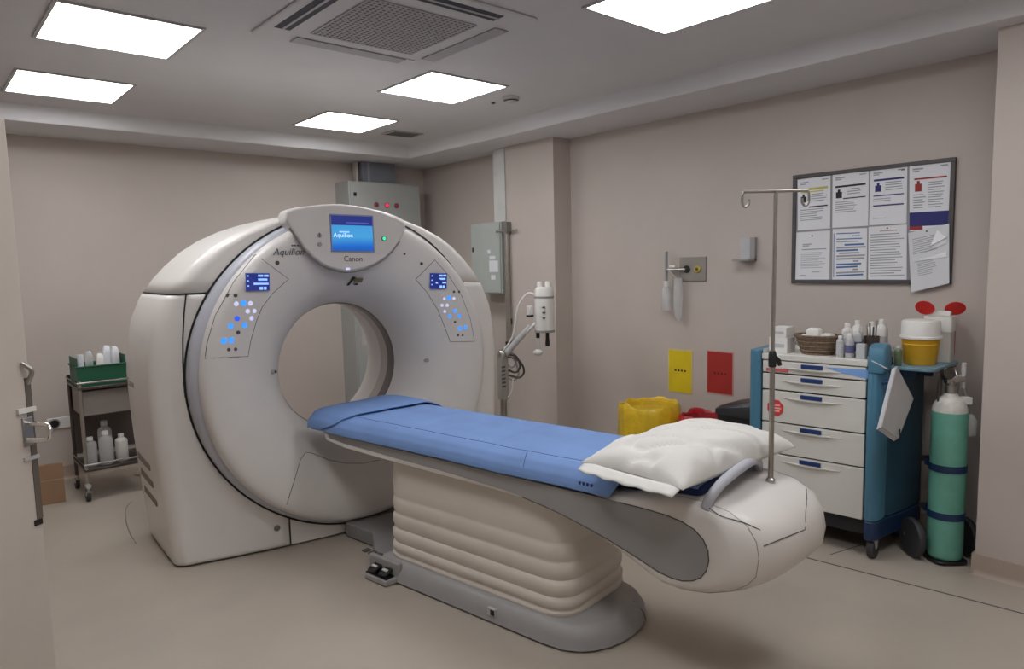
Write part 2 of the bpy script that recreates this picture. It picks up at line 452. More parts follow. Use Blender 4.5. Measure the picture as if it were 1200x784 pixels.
# (centre of the shell is cut open for the bore: only the outer parts are built, the ring covers the rest)
def holed_shell(name, zs, x_from, sgn, material, inset=0.0):
    b = B(); b.loft([[(x, y, z) for x, y in plan_half(width_at(z)+(.07 if sgn > 0 else 0), max(x_from, math.sqrt(max(0, .82**2-(z-CZ)**2))+sgn*RX*(1 if abs(z-CZ) < .82 else 0)), sgn, inset)] for z in zs], cap=False, closed=False)
    o = b.obj(name, material, gt, smooth=50)
    so = o.modifiers.new('thickness', 'SOLIDIFY'); so.thickness = .012; so.offset = -1
    return o
def bored(o):
    return o
# lower side covers and the narrow middle plinth cover
for sgn in (-1, 1):
    holed_shell('side_cover', zl_low, XS, sgn, M_SHELL)
pl = B(); n = 12
loops = []
for z in (.012, .30):
    L = [(-XS+.004+(2*XS-.008)*i/n, y_front(-XS+.004+(2*XS-.008)*i/n), z) for i in range(n+1)]
    loops.append(L+[(XS-.004, .02, z), (-XS+.004, .02, z)])
pl.loft(loops).obj('plinth_cover', M_SHELL, gt, smooth=40)
# upper shell: two arched halves meeting under the visor
for sgn in (-1, 1):
    holed_shell('upper_shell', zl_up, 0.0, sgn, M_SHELL)
B().prism([(width_at(1.868)*c_, .33+.36*s_) for c_, s_ in ((-1,-1),(1,-1),(1,1),(-1,1))], 1.860, 1.868).obj('shell_crown', M_SHELL, gt)
# floor plinth (dark shadow gap under the covers)
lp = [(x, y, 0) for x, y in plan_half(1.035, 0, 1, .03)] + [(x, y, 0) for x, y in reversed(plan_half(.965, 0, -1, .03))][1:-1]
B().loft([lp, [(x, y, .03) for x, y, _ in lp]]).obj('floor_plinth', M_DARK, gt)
# ring front, band, bore
B().lathe(FP+[(.868,-.115),(.862,-.108),(.80,-.100)], (RX,0,CZ), 'y', 128, cap=False).obj('front_ring', M_SHELL2, gt, smooth=40)
B().lathe([(.850,-.112),(.868,-.106),(.882,-.094),(.892,-.076),(.895,-.05),(.895,.06),(.890,.12),(.86,.16),(.84,.20)], (RX,0,CZ), 'y', 128, cap=False).obj('ring_band', M_BAND, gt, smooth=40)
gk = [(RX+.900*math.cos(2*PI*i/128), y_front(RX+.900*math.cos(2*PI*i/128))-.001, CZ+.900*math.sin(2*PI*i/128)) for i in range(128)]
B().tube(gk, .0055, 6, closed=True).obj('band_gasket', M_DARK, gt, smooth=40)
B().lathe([(.379,.153),(.374,.160),(.372,.175),(.372,.23)], (RX,0,CZ), 'y', 96, cap=False).obj('bore_edge', M_BOREDARK, gt, smooth=40)
B().lathe([(.372,.23),(.3715,.234),(.3715,.32)], (RX,0,CZ), 'y', 96, cap=False).obj('bore_liner', M_BORE, gt, smooth=40)
B().lathe([(.3715,.32),(.376,.39),(.392,.49),(.43,.62),(.50,.73),(.80,.775),(.84,.77),(.84,.70)], (RX,0,CZ), 'y', 96, cap=False).obj('rear_ring', M_SHELL2, gt, smooth=40)
# seams drawn by the panel joints
def seam(pxs, name='panel_seam', r=.0016, parent=gt, material=M_SEAM, lift=.0003, n=5):
    pts = []
    for (a, b), (c, d_) in zip(pxs, pxs[1:]):
        for i in range(n): pts.append(on_face(a+(c-a)*i/n, b+(d_-b)*i/n, lift)[0])
    pts.append(on_face(*pxs[-1], lift)[0])
    return B().tube(pts, r, 5).obj(name, material, parent)
seam([(334,597),(345,563),(352,539),(358,530),(365,531),(385,539),(405,543),(425,543),(445,539)], 'lower_flap_seam')
# joint of the left and right lower covers with the plinth
def disc(b, px, py, r, h=.003, n=10):
    P, nr = on_face(px, py); b.cyl(P-nr*.002, P+nr*h, r, r*.9, n); return b
def control_panel(poly, scr, leds):
    cx = sum(p[0] for p in poly)/len(poly); cy = sum(p[1] for p in poly)/len(poly)
    dense = []
    for (a, b), (c, d_) in zip(poly, poly[1:]+poly[:1]):
        for i in range(8): dense.append((a+(c-a)*i/8, b+(d_-b)*i/8))
    b_ = B(); loops = []
    for s in (1,.8,.6,.4,.2,.05):
        loops.append([tuple(on_face(cx+(x-cx)*s, cy+(y-cy)*s, .0015)[0]) for x, y in dense])
    b_.loft(loops, cap=False); k = len(dense); b_.f.append(tuple(5*k+j for j in range(k)))
    o = b_.obj('control_panel', M_SHELL2, gt, smooth=60)
    seam(poly+poly[:1], 'panel_edge', .0017, o, M_SEAM, .0012)
    q = [on_face(*p, .017)[0] for p in scr]; q2 = [on_face(*p, -.004)[0] for p in scr]
    so = B().loft([q2, q]).obj('display', M_SCRD, o)
    # lines of readings on the little display
    def at(u, v, l): return q[0]*(1-u)*(1-v)+q[1]*u*(1-v)+q[2]*u*v+q[3]*(1-u)*v + Vector((0,-l,0))
    for (u0,u1,v0,v1) in ((.5,.72,.08,.2),(.76,.95,.08,.2),(.5,.9,.3,.42),(.3,.95,.55,.66),(.55,.7,.78,.95),(.74,.86,.78,.95),(.03,.1,.12,.2),(.03,.1,.4,.48),(.03,.1,.68,.76)):
        B().loft([[at(u0,v0,.0005),at(u1,v0,.0005),at(u1,v1,.0005),at(u0,v1,.0005)],[at(u0,v0,.0015),at(u1,v0,.0015),at(u1,v1,.0015),at(u0,v1,.0015)]]).obj('display_reading', M_SCRL, o)
    for x, y, k_, r in leds:
        disc(B(), x, y, r).obj('button', {'b':M_LEDB,'d':M_LEDB2,'w':M_LEDW,'k':M_SEAM}[k_], o, smooth=40)
    return o
def zl(s, ox, oy): return lambda x, y: (ox+x/s, oy+y/s)
z3 = zl(6.272, 230, 300)
control_panel([(299,298),(338,327),(319,344),(307,360),(300.5,376),(294,398),(290.5,417.5),(240,420),(242.5,402),(252,370),(274,330)],
    [z3(358,126),z3(528,126),z3(528,250),z3(364,256)],
    [(*z3(233,290),'k',.011),(*z3(288,290),'k',.011),(*z3(293,352),'w',.013),(*z3(347,346),'b',.017),(*z3(397,348),'w',.013),(*z3(377,406),'w',.013),(*z3(427,404),'w',.012),(*z3(405,458),'w',.013),
     (*z3(300,460),'d',.015),(*z3(252,515),'b',.016),(*z3(354,508),'b',.016),(*z3(307,563),'k',.012),(*z3(202,624),'b',.018),(*z3(256,620),'b',.017),(*z3(238,688),'k',.010),(*z3(288,685),'k',.010)])
z4 = zl(6.53, 485, 290)
control_panel([(509.5,304.5),(487,327.5),(500,342),(513,363),(521,383),(527.5,400.5),(556,400),(551,374),(541,347),(525,322)],
    [z4(122,196),z4(242,198),z4(242,312),z4(122,312)],
    [(*z4(306,339),'k',.009),(*z4(345,339),'k',.009),(*z4(232,392),'w',.010),(*z4(267,386),'b',.015),(*z4(306,390),'w',.010),(*z4(215,443),'w',.011),(*z4(254,443),'w',.011),(*z4(236,490),'w',.010),
     (*z4(313,486),'b',.014),(*z4(274,526),'b',.013),(*z4(347,524),'b',.013),(*z4(314,570),'k',.009),(*z4(352,618),'b',.015),(*z4(392,612),'b',.014),(*z4(338,672),'k',.008),(*z4(372,672),'k',.008)])
# buttons and recesses on the face
for x, y, r in ((325,308,.012),(494,309,.010),(474,297.5,.008)):
    disc(B(), x, y, r).obj('face_button', M_DSTEEL, gt, smooth=40)
for x, y in ((318,436),(501,422)):
    P, nr = on_face(x, y, .001)
    B().sphere(P, .014, sc=(2.0,.35,.8)).obj('grip_recess', mat('recess_grey',(150,146,143),.5), gt, smooth=60)
    B().sphere(P+Vector((.022,-.003,0)), .007, sc=(.8,.5,1.2)).obj('grip_slot', M_DARK, gt, smooth=60)
# warning stickers under the visor
F_ = face_frame(411, 329, .006)
B().prism([(-.020,-.030),(-.004,-.030),(.018,.034),(.004,.034)], 0, .001, M=F_).obj('sticker', M_BLACK, gt)
F_ = face_frame(419, 328, .006)
B().box((-.022,-.014,0),(.028,.018,.001), F_).obj('sticker', mat('sticker_olive',(120,112,84),.6), gt)
B().box((-.014,-.034,0),(.008,-.022,.001), F_).obj('sticker', M_BLACK, gt)
# visor with the screen
VPX = [(334,258),(340,266),(347,276),(356,290),(366,300.5),(376,308.5),(386,313.5),(396,316.5),(406,318),(417,317),(428,314.5),(440,309.5),(452,302),(461,293),(469,282),(475,270.5),(476.5,265),(474,259.5),(464,254.5),(450,249),(434,244),(418,240.8),(400,239),(380,239.3),(360,241.5),(345,244),(335,247.5)]
VY = -.212
VP = [(p.x, p.z) for p in [gon(x, y, 1, VY) for x, y in VPX]]
vo = B().loft([[(x*k+.0, y, 1.72+(z-1.72)*k2) for x, z in VP] for y, k, k2 in ((VY,1,1),(-.12,.965,.985),(-.02,.93,.97))]).obj('visor', mat('visor_grey',(204,199,197),.4,var=.015), gt, bevel=.012, seg=3)
cp = [(.345,1.79),(.335,1.812),(.29,1.832),(.2,1.858),(.1,1.874),(0,1.882),(-.1,1.884),(-.2,1.879),(-.3,1.866),(-.36,1.852),(-.375,1.83),(-.36,1.79),(-.2,1.79),(.2,1.79)]
B().loft([[(x*k, y, 1.79+(z-1.79)*k3) for x, z in cp] for y, k, k3 in ((-.17,1,1),(-.05,.96,1),(.05,.88,.98),(.16,.75,.9))]).obj('visor_cap', M_SHELL, gt, bevel=.008, seg=2)
bot = [(x, z) for x, z in VP[1:15]]
B().tube([(x, VY+.01, z-.004) for x, z in bot], .006, 8).obj('visor_lip', mat('lip_grey',(128,124,124),.4), vo, smooth=60)
sq = [gon(x, y, 1, 0+VY-.002) for x, y in ((387.5,252.2),(435.7,254),(437.5,294.3),(389.5,293.6))]
B().loft([[p+Vector((0,.004,0)) for p in sq],[p+Vector((0,-.002,0)) for p in sq]]).obj('screen', M_SCRG, vo)
def sp_(u, v, l=.0035): return sq[0]*(1-u)*(1-v)+sq[1]*u*(1-v)+sq[2]*u*v+sq[3]*(1-u)*v+Vector((0,-l,0))
def squad(u0,u1,v0,v1,l0=.0015,l1=.003): return B().loft([[sp_(u0,v0,l0),sp_(u1,v0,l0),sp_(u1,v1,l0),sp_(u0,v1,l0)],[sp_(u0,v0,l1),sp_(u1,v0,l1),sp_(u1,v1,l1),sp_(u0,v1,l1)]])
squad(0,1,0,.27).obj('screen_header', M_SCRD, vo)
squad(.35,.9,.18,.21,.0035,.0045).obj('screen_header_line', emat('hdr_line',(70,80,170),.8), vo)
text('screen_lettering', 'Aquilion', .034, frame(sp_(.27,.56), (1,0,-.02), (0,0,1)), M_SCRW, vo, .0005)
squad(.18,.42,.44,.48,.0032,.0042).obj('screen_line', M_SCRL, vo)
fb = B(); o0, i0 = .06, 0
for (u0,u1,v0,v1) in ((-.025,1.025,-.035,0),(-.025,1.025,1,1.035),(-.025,0,0,1),(1,1.025,0,1)):
    fb.v, fb.f = fb.v, fb.f
    q_ = squad(u0,u1,v0,v1,-.002,.004); fb.add(q_.v, q_.f)
fb.obj('screen_bezel', mat('bezel_blue_grey',(120,134,168),.4), vo)
text('maker_lettering', 'Canon', .042, frame(gon(414, 303.5, 1, 0+VY-.0015), (1,0,-.02), (0,0,1)), M_SEAM, vo)
P = gon(450, 279.5, 1, 0+VY-.003)
B().cyl(P+Vector((0,.005,0)), P+Vector((0,-.002,0)), .014, n=16).obj('indicator_ring', M_SEAM, vo, smooth=40)
B().cyl(P, P+Vector((0,-.004,0)), .010, n=12).obj('indicator_lamp', M_LEDG, vo, smooth=40)
P = gon(407.5, 315, 1, 0+VY-.003)
B().box((P.x-.011,P.y-.004,P.z-.006),(P.x+.011,P.y+.01,P.z+.006)).obj('alignment_lamp', M_LEDW, vo)
for x, y in ((374.5,276),(374.5,286.5)):
    P = gon(x, y, 1, 0+VY-.001)
    B().cyl(P+Vector((0,.004,0)), P+Vector((0,-.0015,0)), .012, n=12).obj('symbol', mat('symbol_grey',(150,146,144),.5), vo, smooth=40)
P = gon(374.5, 275, 1, 0+VY-.003)
B().box((P.x-.002,P.y-.001,P.z-.012),(P.x+.003,P.y+.002,P.z+.010)).obj('symbol_bar', M_SEAM, vo)
text('model_lettering', 'Aquilion', .050, face_frame(338, 295.5, .004), mat('letter_grey',(88,88,98),.5), gt, .0008, shear=.25)
for k in range(5): B().box((-.03+k*.015,-.004,0),(-.019+k*.015,.004,.001), face_frame(347.5, 287.8, .004)).obj('small_print', mat('letter_grey',(88,88,98),.5), gt)
# lower cover details: joint line, screw cap, side vents and lettering
PJ = gon(334.5, 620, 1, 0-.03)
for sgn in (-1, 1):
    B().box((sgn*XS-.004, y_front(sgn*XS)-.001, .012),(sgn*XS+.004, y_front(sgn*XS)+.02, .30)).obj('cover_joint', M_DARK, gt)
P = gon(325.5, 619.5, 1, y_front(-.43)-.004)
B().lathe([(.017,.01),(.017,-.002),(.013,-.004)], (P.x, y_front(P.x)-.001, P.z), 'y', 16).obj('screw_cap', mat('cap_grey',(120,116,113),.5), gt, smooth=40)
for z0, ya, yb in ((.500,.30,.60),(.405,.29,.59),(.305,.27,.57)):
    xw = -width_at(z0)-.002
    B().loft([[(xw-.002,yb,z0+.028),(xw-.002,ya,z0+.012),(xw-.002,ya,z0-.020),(xw-.002,yb,z0-.008)],[(xw+.01,yb,z0+.028),(xw+.01,ya,z0+.012),(xw+.01,ya,z0-.020),(xw+.01,yb,z0-.008)]]).obj('side_vent', mat('vent_brown',(132,122,116),.7), gt)
text('side_lettering', 'Canon', .07, frame((-width_at(.93)-.0015, .56, .93), (0,-1,0), (0,0,1)), mat('emboss_grey',(176,166,160),.45), gt)
# seam round the top and front edge of the left and right side covers
for sgn in (-1,):
    pts = [(x, y-.001, SPLIT-.001) for x, y in plan_half(width_at(SPLIT)-.002, .84, sgn)]
    B().tube(pts, .0035, 6).obj('cover_seam', M_DARK, gt)
    cb = [(sgn*x, y_front(sgn*x)-.001, z) for x, z in ((.835,SPLIT),(.850,1.33),(.864,1.20),(.871,1.08),(.873,.98),(.871,.90))]
    B().tube(cb, .004, 6).obj('cover_seam', M_DARK, gt)
# thin cable looping at the left foot of the scanner
pc = [(.93,4.50,.20),(.895,4.49,.17),(.885,4.46,.10),(.895,4.43,.03),(.905,4.40,.006),(.90,4.33,.006)]
tag(B().tube(smooth_path(pc), (.003), 6).obj('cable', M_GREY, smooth=60), 'thin grey cable looping at the left foot of the scanner', 'cable')

# ------------------------------------------------------------------ patient table
TO = Vector((1.9, 3.7, 0)); TROT = math.radians(8.5)
TINV = Matrix.Rotation(-TROT, 3, 'Z'); TM = Matrix.Rotation(TROT, 3, 'Z')
def ton(px, py, axis, val):
    o_ = TINV @ (CAM-TO); r_ = TINV @ ray(px, py)
    return o_ + r_*((val-o_[axis])/r_[axis])
def tw(x, y, z): return TO + TM @ Vector((x, y, z))
tb = thing('patient_table', 'long white CT patient table on a bellows column, running into the scanner', 'patient table', tuple(TO), TROT)
# side profile (y, z) of the long cover
PROF = [(-.22,.668),(-.6,.668),(-1.0,.668),(-1.5,.668),(-1.9,.672),(-2.05,.688),(-2.2,.708),(-2.33,.720),(-2.44,.718),(-2.53,.702),(-2.595,.668),(-2.63,.62),(-2.64,.565),(-2.63,.50),(-2.600,.465),(-2.54,.425),(-2.45,.395),(-2.36,.382),(-2.28,.388),(-2.15,.425),(-2.05,.465),(-1.95,.502),(-1.85,.532),(-1.75,.555),(-1.6,.572),(-1.45,.582),(-1.1,.590),(-.7,.596),(-.4,.604),(-.24,.622)]
def inset_poly(P, d):
    n = len(P); out = []
    for i in range(n):
        a = Vector(P[i-1]); b = Vector(P[i]); c = Vector(P[(i+1) % n])
        n1 = Vector(((b-a).y, -(b-a).x)).normalized(); n2 = Vector(((c-b).y, -(c-b).x)).normalized()
        nn_ = (n1+n2).normalized(); out.append(tuple(b - nn_*d))
    return out
# find the inward side
ar = sum(PROF[i-1][0]*PROF[i][1]-PROF[i][0]*PROF[i-1][1] for i in range(len(PROF)))
sg = 1 if ar > 0 else -1
loops = []
for s in (-1,-.985,-.96,-.92,-.86,-.78,-.6,-.3,0,.3,.6,.78,.86,.92,.96,.985,1):
    e = max(0, (abs(s)-.80)/.20); ins = .034*(1-math.sqrt(max(0, 1-e*e)))
    P = [(lambda w_: (a_[0]*(1-w_)+b_[0]*w_, a_[1]*(1-w_)+b_[1]*w_))(.22+.78*min(1, max(0, (-1.35-a_[0])/.75))) for a_, b_ in zip(PROF, inset_poly(PROF, sg*ins))]; k = 1-.17*abs(s)**5
    loops.append([(.285*s, (y if y > -2.0 else -2.0+(y+2.0)*(1-(1-k)*min(1,(-2.0-y)/.3)))-.03*s*min(1,max(0,(-2.0-y)/.4)), z) for y, z in P])
B().loft(loops).obj('cover', M_SHELL, tb, smooth=50)
for k_ in (4, 12):
    B().tube([Vector(p)+Vector((0,-.0005,0)) for p in loops[k_][6:21]], .0013, 5).obj('cap_ring', mat('ring_grey',(150,146,143),.5), tb)
# dark grey inlay along the visible side and its twin
INL = [(-.26,.667),(-.9,.667),(-1.5,.666),(-1.9,.664),(-2.06,.662),(-2.17,.660),(-2.25,.655),(-2.31,.645),(-2.355,.628),(-2.388,.600),(-2.405,.565),(-2.408,.530),(-2.400,.495),(-2.380,.465),(-2.35,.445),(-2.31,.433),(-2.27,.432),(-2.22,.440),(-2.109,.478),(-2.02,.505),(-1.931,.528),(-1.82,.554),(-1.719,.572),(-1.6,.588),(-1.5,.597),(-1.2,.611),(-.8,.620),(-.4,.630),(-.27,.640)]
for sgn in (-1, 1):
    B().prism(INL, sgn*.270, sgn*.2865, 'x').obj('side_inlay', M_GREY, tb, bevel=.003)
    q = [(sgn*.2868, y, z) for y, z in INL[4:24]]
    B().tube(q, .0022, 5).obj('inlay_joint', M_SEAM, tb)
# tabletop the patient lies on
loops = []
for y, h in ((-.12,.0),(-.15,.008),(-.30,.012),(-2.25,.012),(-2.3,.0)):
    loops.append([(.22*math.cos(a)*1.0, y, .672+.012*math.sin(a)+h*.5) for a in [2*PI*i/24 for i in range(24)]])
B().loft(loops).obj('tabletop', M_GREYL, tb, smooth=50)
# end cap joints on top
def tjoint(pxs, z, r=.0018, parent=tb):
    pts = []
    for a, b in pxs: pts.append(a_on_cover(a, b))
    return B().tube(pts, r, 5).obj('cap_joint', M_SEAM, parent)
def cover_top(y):
    for (y0,z0),(y1,z1) in zip(PROF, PROF[1:15]):
        if y <= y0 and y >= y1 and y1 < y0: return z0+(z1-z0)*(y-y0)/(y1-y0)
    return .5
def a_on_cover(px, py):
    lo, hi = None, None; best = None
    o_ = TINV @ (CAM-TO); r_ = (TINV @ ray(px, py))
    t_ = .8
    while t_ < 6:
        P = o_ + r_*t_
        if abs(P.x) < .28 and P.y < -1.9:
            k = 1-.17*abs(P.x/.285)**5; y_ = P.y+.03*P.x/.285
            yy = y_ if y_ > -2.3 else -2.0+(y_+2.0)/k
            if yy > -2.64:
                top_z = cover_top(yy)
                if P.z <= top_z and P.z > .40: return P - r_.normalized()*.001
        t_ += .002
    return o_+r_*2.4
for pxs in ([(826,592),(832,596),(843,604),(852,607),(868,611),(880,616),(891,621)], [(945,573),(945.5,590),(944,600),(944,617),(943,621),(925,628),(910,634),(895,640)], [(946,572),(946.5,585),(945,600)]):
    pts = []
    for (a,b),(c,d_) in zip(pxs, pxs[1:]):
        for i in range(3): pts.append(a_on_cover(a+(c-a)*i/3, b+(d_-b)*i/3))
    pts.append(a_on_cover(*pxs[-1]))
    ok = [pts[0]]
    for p in pts[1:]:
        if (p-ok[-1]).length < .12: ok.append(p)
    if len(ok) > 2: B().tube(ok, .0018, 5).obj('cap_joint', M_SEAM if pxs[0][0] != 946 else M_WHITEP, tb)
# folded bellows
loops = []
zz = [(.085,0),(.10,.008),(.112,.010),(.118,-.004),(.124,-.004),(.130,.006),(.150,.012),(.168,.006),(.174,-.006),(.180,-.002),(.20,.010),(.225,.012),(.240,.002),(.246,-.006),(.254,0),(.28,.009),(.305,.008),(.318,.0),(.324,-.004),(.332,.002),(.36,.006),(.395,.005),(.402,-.001),(.41,.002),(.46,.004),(.53,.003),(.60,.0)]
for z, o_ in zz:
    g_ = o_*.6; tp = .012*(z/.6)
    loops.append([(x, y, z) for x, y in rrect(-.255-g_+tp, -1.79-g_+tp, .245+g_-tp, -.66+g_-tp, .11, 8)])
B().loft(loops).obj('bellows', M_CREAM, tb, smooth=60)
B().prism(rrect(-.235,-1.74,.225,-.70,.09), .02, .09).obj('bellows_seat', M_CREAM, tb)
# floor base: long grey foot with sloped shoulder
def base_loop(d, z): 
    L = []
    for i in range(13):
        a = PI*i/12; L.append((-.03-(.282-d)*math.cos(a), -1.71-(.255-d)*abs(math.sin(a))**.75, z))
    return L+[(.252-d, -.66+d*0, z), (-.312+d, -.66, z)]
B().loft([base_loop(-.004,.010), base_loop(0,.02), base_loop(.004,.05), base_loop(.03,.088), base_loop(.05,.096)]).obj('base', M_GREYL, tb, smooth=40)
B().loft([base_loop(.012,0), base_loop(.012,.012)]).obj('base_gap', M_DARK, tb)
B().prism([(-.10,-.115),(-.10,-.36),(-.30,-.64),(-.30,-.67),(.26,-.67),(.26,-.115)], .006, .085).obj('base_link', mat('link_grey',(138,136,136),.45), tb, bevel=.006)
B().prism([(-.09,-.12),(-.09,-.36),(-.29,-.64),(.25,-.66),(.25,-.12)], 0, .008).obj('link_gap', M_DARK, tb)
P = ton(576.5, 718, 0, -.308)
B().box((-.316, P.y-.022, .036),(-.300, P.y+.022, .068)).obj('socket', M_LGREY, tb)
B().box((-.3175, P.y-.020, .040),(-.310, P.y+.002, .064)).obj('socket_hole', M_BLACK, tb)
# small marks on the end of the base
for x, y, w_, m_ in ((723,727,.012,M_WHITEP),(694,735,.004,M_DARK)):
    a = math.radians(62 if x > 700 else 40)
    q_ = ton(x, y, 2, .06); B().box((q_.x-w_,q_.y-w_*.4,.052),(q_.x+w_,q_.y+w_*.6,.075)).obj('base_label', m_, tb)
B().tube([(.075,-1.905,.094),(.088,-1.945,.05),(.092,-1.955,.014)], .0018, 5).obj('base_joint', M_SEAM, tb)
# foot pedals
pd = B().prism([(-.375,-.80),(-.375,-.64),(-.31,-.60),(-.29,-.60),(-.29,-.82)], 0.004, .028).obj('pedal_tray', M_GREYL, tb, bevel=.004)
B().prism([(-.31,-.825),(-.31,-.60),(-.285,-.60),(-.285,-.825)], .02, .10).obj('pedal_housing', M_GREYL, tb, bevel=.006)
B().box((-.362,-.79,.026),(-.312,-.635,.034)).obj('pedal_mat', M_BLACK, tb)
for y in (-.755,-.675):
    B().loft([[(-.362,y-.028,.040),(-.362,y+.028,.040),(-.312,y+.028,.052),(-.312,y-.028,.052)],[(-.360,y-.026,.052),(-.360,y+.026,.052),(-.312,y+.026,.068),(-.312,y-.026,.068)]]).obj('pedal', M_BLACK, tb, bevel=.003)
    B().box((-.345,y-.016,.060),(-.330,y+.016,.066)).obj('pedal_mark', M_WHITEP, tb)
for y in (-.54,-.59,-.635):
    B().box((-.30,y-.016,.087),(-.262,y+.014,.094)).obj('floor_slot', M_SEAM, tb)
# arched grab rail at the foot end
hp = smooth_path([(-.262,-2.385,.705),(-.25,-2.40,.745),(-.20,-2.415,.780),(-.10,-2.425,.800),(.02,-2.42,.800),(.12,-2.405,.785),(.19,-2.39,.755),(.215,-2.38,.705)], 5)
B().tube(hp, .018, 12).obj('grab_rail', mat('rail_lavender',(182,183,193),.4), tb, smooth=60)

# mattress pad under the sheet
tag(B().prism(rrect(-.215,-2.34,.225,-.14,.03), .690, .748).obj('mattress', M_NAVYS, bevel=.012), 'thin dark blue mattress pad on the patient table under the blue sheet', 'mattress')
mo = bpy.data.objects['mattress']; mo.location = TO; mo.rotation_euler = (0,0,TROT)
# blue sheet
def sheet_pt(u, v, lift=0.0):
    """u along the table (0 head .. 1 foot), v across (0 near .. 1 far)"""
    y = -.125+(-2.345+.125)*u
    arc = [(-.298,.674),(-.296,.690),(-.288,.712),(-.262,.742),(-.225,.757),(-.19,.7605),(-.05,.760),(.1,.760),(.2,.760),(.232,.756),(.262,.738),(.285,.705),(.292,.672)]
    f = v*(len(arc)-1); i = min(int(f), len(arc)-2); t_ = f-i
    x = arc[i][0]*(1-t_)+arc[i+1][0]*t_; z = arc[i][1]*(1-t_)+arc[i+1][1]*t_
    if y < -2.03 and v < .35:
        k = min(1, (-2.03-y)/.02); x = x*(1-k)+max(x, -.235)*k; z = z*(1-k)+max(z, .750)*k
    nz = noise.noise(Vector((x*3, y*1.6, 1.7)))*.005 + noise.noise(Vector((x*9, y*5, 4.2)))*.0026 + abs(noise.noise(Vector((x*4+y*2, y*7, 8.8))))*.003
    if v < .3: x += nz*1.6
    z += nz*(1 if .25 < v < .8 else .4)
    return (x, y, z+lift+.0015)
sb = B().grid(110, 48, lambda u, v: sheet_pt(u, v)).obj('sheet', M_BLUE, smooth=70)
md_ = sb.modifiers.new('thickness','SOLIDIFY'); md_.thickness = .003; md_.offset = 1
sb.location = TO; sb.rotation_euler = (0,0,TROT)
tag(sb, 'blue fabric sheet covering the mattress on the patient table', 'sheet')
B().tube([sheet_pt(u/60, .36, .003) for u in range(8, 52)], .0016, 5).obj('stitching', M_NAVYS, sb)
uu = (1.62-.125)/2.22
B().tube([sheet_pt(uu-.018*(v/20)**2*1.2, .36*v/20, .003) if v > 0 else sheet_pt(uu, 0, .003) for v in range(0, 21)], .0018, 5).obj('stitching', M_NAVYS, sb)
for u in (.30,.56):
    B().tube([sheet_pt(u, .38+.40*v/14, .0022) for v in range(15)], .0012, 5).obj('fold_line', mat('sheet_fold',(78,118,196),.8), sb)
# small printed mark near the sheet's foot corner
for k in range(4):
    p0 = Vector(sheet_pt(.795+k*.008, .12, .0035)); B().box((p0.x-.004,p0.y-.006,p0.z-.006),(p0.x,p0.y+.004,p0.z+.006)).obj('printed_mark', M_NAVYS, sb)
# folded-over flap at the head end, lying on top of the sheet
def flap_pt(u, v):
    x0 = -.307+.60*v
    edge = -.205-.40*min(1, v*1.2)-.05*math.sin(v*6)
    y = -.105+(edge+.105)*u
    x, _, z = sheet_pt(max(0, min(1, (-.125-y)/2.22)), v)
    lift = .010+.012*math.sin(PI*min(1, u*1.0))*(.4+v*.6)+.006*math.sin(v*9+u*3)*.5+.03*max(0,v-.55)*u
    xo = x + (-.006 if v < .2 else 0)
    return (xo, y, z+lift-(.006 if v < .05 else 0))
fo = B().grid(16, 40, flap_pt).obj('folded_flap', M_BLUE, sb, smooth=70)
sm = fo.modifiers.new('thickness','SOLIDIFY'); sm.thickness = .005; sm.offset = 1

# pillow
def pillow():
    b = B(); L, W_, Hh = .37, .225, .066
    nu, nv = 56, 40
    def h(u, v):
        a = max(0, 1-abs(u)**2.6); c = max(0, 1-abs(v)**2.4)
        return (a**.46)*(c**.46)
    def fn(sign):
        def f(i, j):
            u, v = i*2-1, j*2-1
            pinch = 1-.10*(abs(v)**2)*(1-abs(u)**6)*0.5; pv = 1-.12*(1-abs(v)**6)*abs(u)**2*0-.08*abs(u)**2*(1-abs(v)**4)*-1*0
            x = u*L*(1-.05*(1-abs(u))*0)*(1-.06*(1-v*v)*abs(u)**3); y = v*W_*(1-.10*(1-u*u)*abs(v)**3)
            wr = noise.noise(Vector((x*9, y*9, 3.1)))*.012 + max(0, .16-abs(noise.noise(Vector((x*6+y*5, y*3-x*3, 9.2)))))*-.13
            wr += .010*math.sin((x*1.2+y*.5)*28+2*noise.noise(Vector((x*5,y*5,0))))*max(0, abs(v)-.25)*.8
            hh = h(u, v)
            z = Hh*(1.55 if sign > 0 else .55)*hh*sign + (wr*min(1,hh*2) if sign > 0 else wr*.1*hh)
            return (x, y, z+(.003 if sign > 0 else 0))
        return f
    b.grid(nu, nv, fn(1)); b.grid(nu, nv, fn(-1))
    n0 = (nu+1)*(nv+1); w_ = nv+1
    bd = [j for j in range(w_)]+[i*w_+nv for i in range(1,nu+1)]+[nu*w_+j for j in range(nv-1,-1,-1)]+[i*w_ for i in range(nu-1,0,-1)]
    for a, c in zip(bd, bd[1:]+bd[:1]): b.f.append((a, c, c+n0, a+n0))
    o = b.obj('pillow', M_PILLOW, smooth=80)
    # open hem of the pillowcase along the edge nearest the camera
    hm = B()
    def hem(i, j):
        u = i*2-1; x = -L*.985-.0-j*.050+.010*(u*u); y = u*W_*(.94-.02*j)
        return (x, y, .002-.020*j+.003*math.sin(u*14)*j)
    hm.grid(24, 4, hem); ho = hm.obj('pillowcase_hem', M_PILLOW, o, smooth=70)
    k = ho.modifiers.new('thickness','SOLIDIFY'); k.thickness = .004; k.offset = 0
    return o
po = pillow(); po.location = tw(-.02,-2.215,.806); po.rotation_euler = (0, 0, TROT+math.radians(-9))
tag(po, 'white pillow lying on the foot end of the blue-covered patient table', 'pillow')

